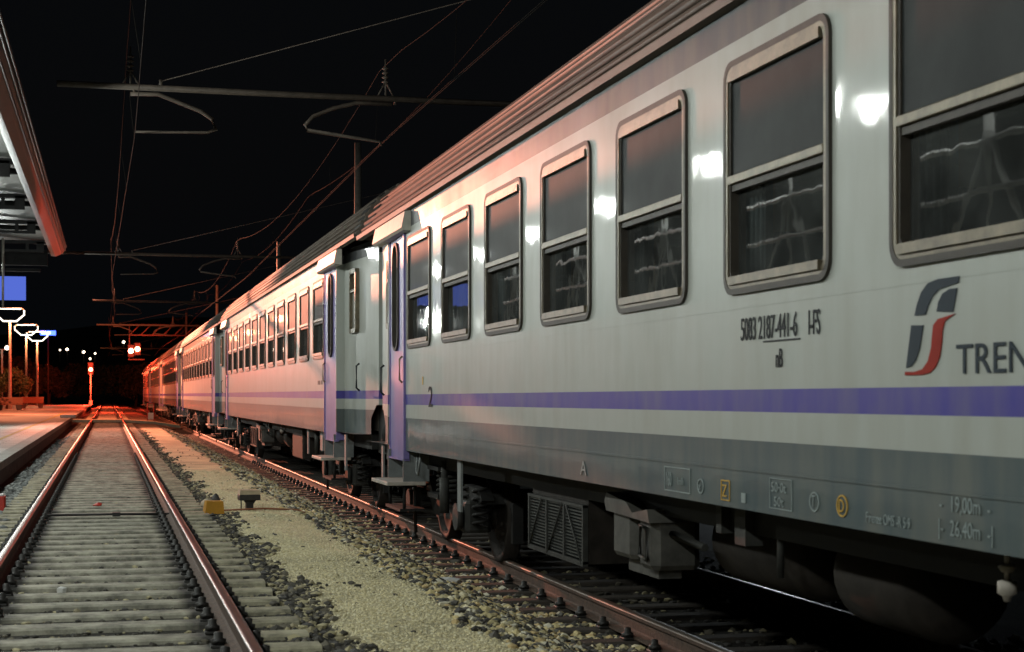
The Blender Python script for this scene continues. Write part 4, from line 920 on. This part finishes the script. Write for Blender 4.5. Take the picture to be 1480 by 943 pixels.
m = MB(); m.tube([(1.3,20.6,-.185),(1.9,20.75,-.175),(2.3,20.6,-.19),(3.0,20.8,-.45)], .012, 6); tag(m.build('cable', mat('rusty_cable',(.25,.10,.05),.8)), 'thin rusty cable crossing the sandy path by the ground box', 'cable')
rm = empty('marker_block', (-1.40,21.9,-.24), 0, 'red block standing on the pale ballast at the left edge', 'marker block')
m = MB(); m.box((-.13,-.1,0),(.13,.1,.20), 0, .015); m.build('block', M['red_paint'], rm)
m = MB(); m.box((-.11,-.08,.201),(.11,.08,.225), 0, .01); m.build('cap', M['white_paint'], rm)
# rod across the track
m = MB(); m.tube([(-.72,19.6,-.135),(.1,19.6,-.135),(.7,19.45,-.135)], .016, 6); m.box((.05,19.55,-.16),(.14,19.66,-.115)); tag(m.build('point_rod', M['black_iron']), 'thin black rod lying across the sleepers between the rails', 'rod')
for i,(x,y,c,lb,r) in enumerate(((-.12,21.6,M['red_paint'],'crumpled red scrap lying on the sleepers between the rails',.07),(-.33,12.2,M['white_paint'],'small white paper scrap on the sleepers',.04),(2.95,14.3,M['white_paint'],'crumpled white plastic bag on the ballast beside the train rail',.13))):
    b = MB(); n=7; pv=[(math.cos(k*6.283/n)*r*(.6+.5*random.random()), math.sin(k*6.283/n)*r*(.5+.5*random.random()), .01+.03*random.random()) for k in range(n)]+[(0,0,.045)]
    b.add(pv, [(k,(k+1)%n,n) for k in range(n)]); b.add([(p[0]*.9,p[1]*.9,0) for p in pv[:n]]+pv[:n], [(k,(k+1)%n,n+(k+1)%n,n+k) for k in range(n)])
    o = b.build(['paper_scrap','paper_scrap','plastic_bag'][i], c); o.location=(x,y,(-.168 if abs(x)<1 else gz(x)+.02)); tag(o, lb, 'litter')

# ---------------------------------------------------------------- benches, planters, trees
for i,(x,y,lb) in enumerate(((-8.3,124,'long platform bench nearest the left edge under the tree'),(-7.1,127,'platform bench with raised orange backrest, the middle one'),(-6.3,146,'platform bench farthest along the platform, rightmost'))):
    t = empty('platform_bench', (x,y,.12), 0, lb, 'bench', 'benches on the platform')
    m = MB(); m.box((-.95,-.25,.40),(.95,.25,.47), 0, .02); m.build('seat', M['bench_wood'], t)
    m = MB(); m.prism([(.22,.48),(.27,.48),(.40,.95),(.35,.95)], 'x', -.95, .95); m.build('backrest', M['bench_wood'], t)
    for sx in (-.7,.7):
        m = MB(); m.prism([(sx-.16,0),(sx+.16,0),(sx+.24,.40),(sx-.24,.40)], 'y', -.2, .2); m.build('leg', M['concrete'], t)
def tree(lb, x, y, z, H, rad, n, ls, lm, seed, grp=None, thin=1.0):
    rg = np.random.default_rng(seed)
    t = empty('broadleaf_tree', (x,y,z), 0, lb, 'tree', grp)
    m = MB(); top = Vector((rad*.1, 0, H*.55)); m.tube([(0,0,0),(rad*.04,0,H*.25),top], [H*.035,H*.026,H*.018], 8)
    cl_ = []
    for k in range(7):
        a = k*2.4+seed; e = Vector((math.cos(a)*rad*.6, math.sin(a)*rad*.6, H*(.55+.36*rg.random()))); b = Vector((rad*.05,0,H*(.3+.03*k)))
        m.tube([b, b.lerp(e,.5)+Vector((0,0,H*.03)), e], [H*.014,H*.009,H*.004], 6); cl_.append(e)
    m.build('trunk', M['trunk'], t)
    for k in range(16):
        a = rg.random()*6.28; rr = rad*math.sqrt(rg.random())*.85
        cl_.append(Vector((math.cos(a)*rr, math.sin(a)*rr, H*(.34+.6*rg.random()*(1-.5*(rr/rad))))))
    C_ = np.array([tuple(c) for c in cl_]); idx = rg.integers(0,len(C_),n)
    g_ = rg.normal(size=(n,3)); g_ /= np.linalg.norm(g_,axis=1)[:,None]
    P_ = C_[idx]+g_*(rg.random(n)**.45)[:,None]*rad*np.array([.36,.36,.26])*(.7+.5*rg.random(len(C_))[idx])[:,None]
    u = rg.normal(size=(n,3)); u /= np.linalg.norm(u,axis=1)[:,None]; w = np.cross(u, rg.normal(size=(n,3))); w /= np.linalg.norm(w,axis=1)[:,None]
    s_ = ls*(.6+.8*rg.random(n))[:,None]
    V = np.stack([P_-u*s_, P_+w*s_*.45, P_+u*s_, P_-w*s_*.45],1).reshape(-1,3); F = np.arange(4*n).reshape(-1,4)
    me = bpy.data.meshes.new('crown'); me.from_pydata(V.tolist(), [], F.tolist()); me.materials.append(lm)
    o = bpy.data.objects.new('crown', me); COL.objects.link(o); o.parent = t; return t
tree('small bushy tree at the left edge of the platform, lit greenish', -9.2,118,.12, 4.0,1.9, 5200,.10, M['leaf'], 3)
tree('dark round tree on the platform behind the benches', -7.9,138,.12, 3.3,2.0, 4000,.12, M['leaf'], 5)
TL = [(-22,232,6.5,5,'dark tree behind the tall lamps, leftmost of the row beyond the platform'),(-14,240,7.2,5,'dark tree just right of the rightmost tall lamp'),(-8.0,236,5.6,4,'dark tree between the tall lamps and the red signal post'),(-2.5,246,6.2,4,'dark tree directly behind the red signal post'),(4,250,6.6,4.5,'dark tree closing the view at the end of the empty track'),(10.5,256,8.5,5,'dark tree beyond the gantry, next to the tail of the train'),(18,262,9.5,6,'dark tall tree behind the tail of the train')]
for i,(x,y,H,rd,lb) in enumerate(TL): tree(lb, x,y,-.5,H,rd,5200,.28,M['leaf_dark'],20+i,'dark trees beyond the station')
# town lamps on the rise
CT = [(89,506,.20,'small warm town lamp, leftmost of the distant lights'),(99,505,.30,'brighter town lamp beside the leftmost small one'),(122,509,.30,'bright town lamp above and left of the red signal'),(131,519,.24,'town lamp lowest of the distant lights, just above the red signal'),(138,511,.22,'dim town lamp right above the red signal'),(178,493,.30,'highest town lamp, left of the gantry signals')]
c_, s__ = math.cos(R(YAW)), math.sin(R(YAW))
TW = [(-11.5,12.3),(-9.8,12.5),(-5.85,11.85),(-4.3,10.2),(-3.1,11.5),(3.8,14.4)]
TY = 420
for (X_,Z_),(px,py,r_,lb) in zip(TW,CT):
    t = empty('town_lamp', (X_,TY,hill_z(X_,TY)), 0, lb, 'street lamp', 'distant town lamps on the hillside')
    hh = Z_-hill_z(X_,TY)
    m = MB(); m.tube([(0,0,0),(0,0,max(hh,.5))], .09, 6); m.build('post', M['under'], t)
    m = MB(); m.lathe([(.05,-r_*1.2),(r_,-r_*.5),(r_*1.2,0),(r_,r_*.5),(.05,r_*1.2)], (0,0,hh), 'z', 10); m.build('globe', emit('warm_globe',(1,.78,.55),7*r_/.3), t)
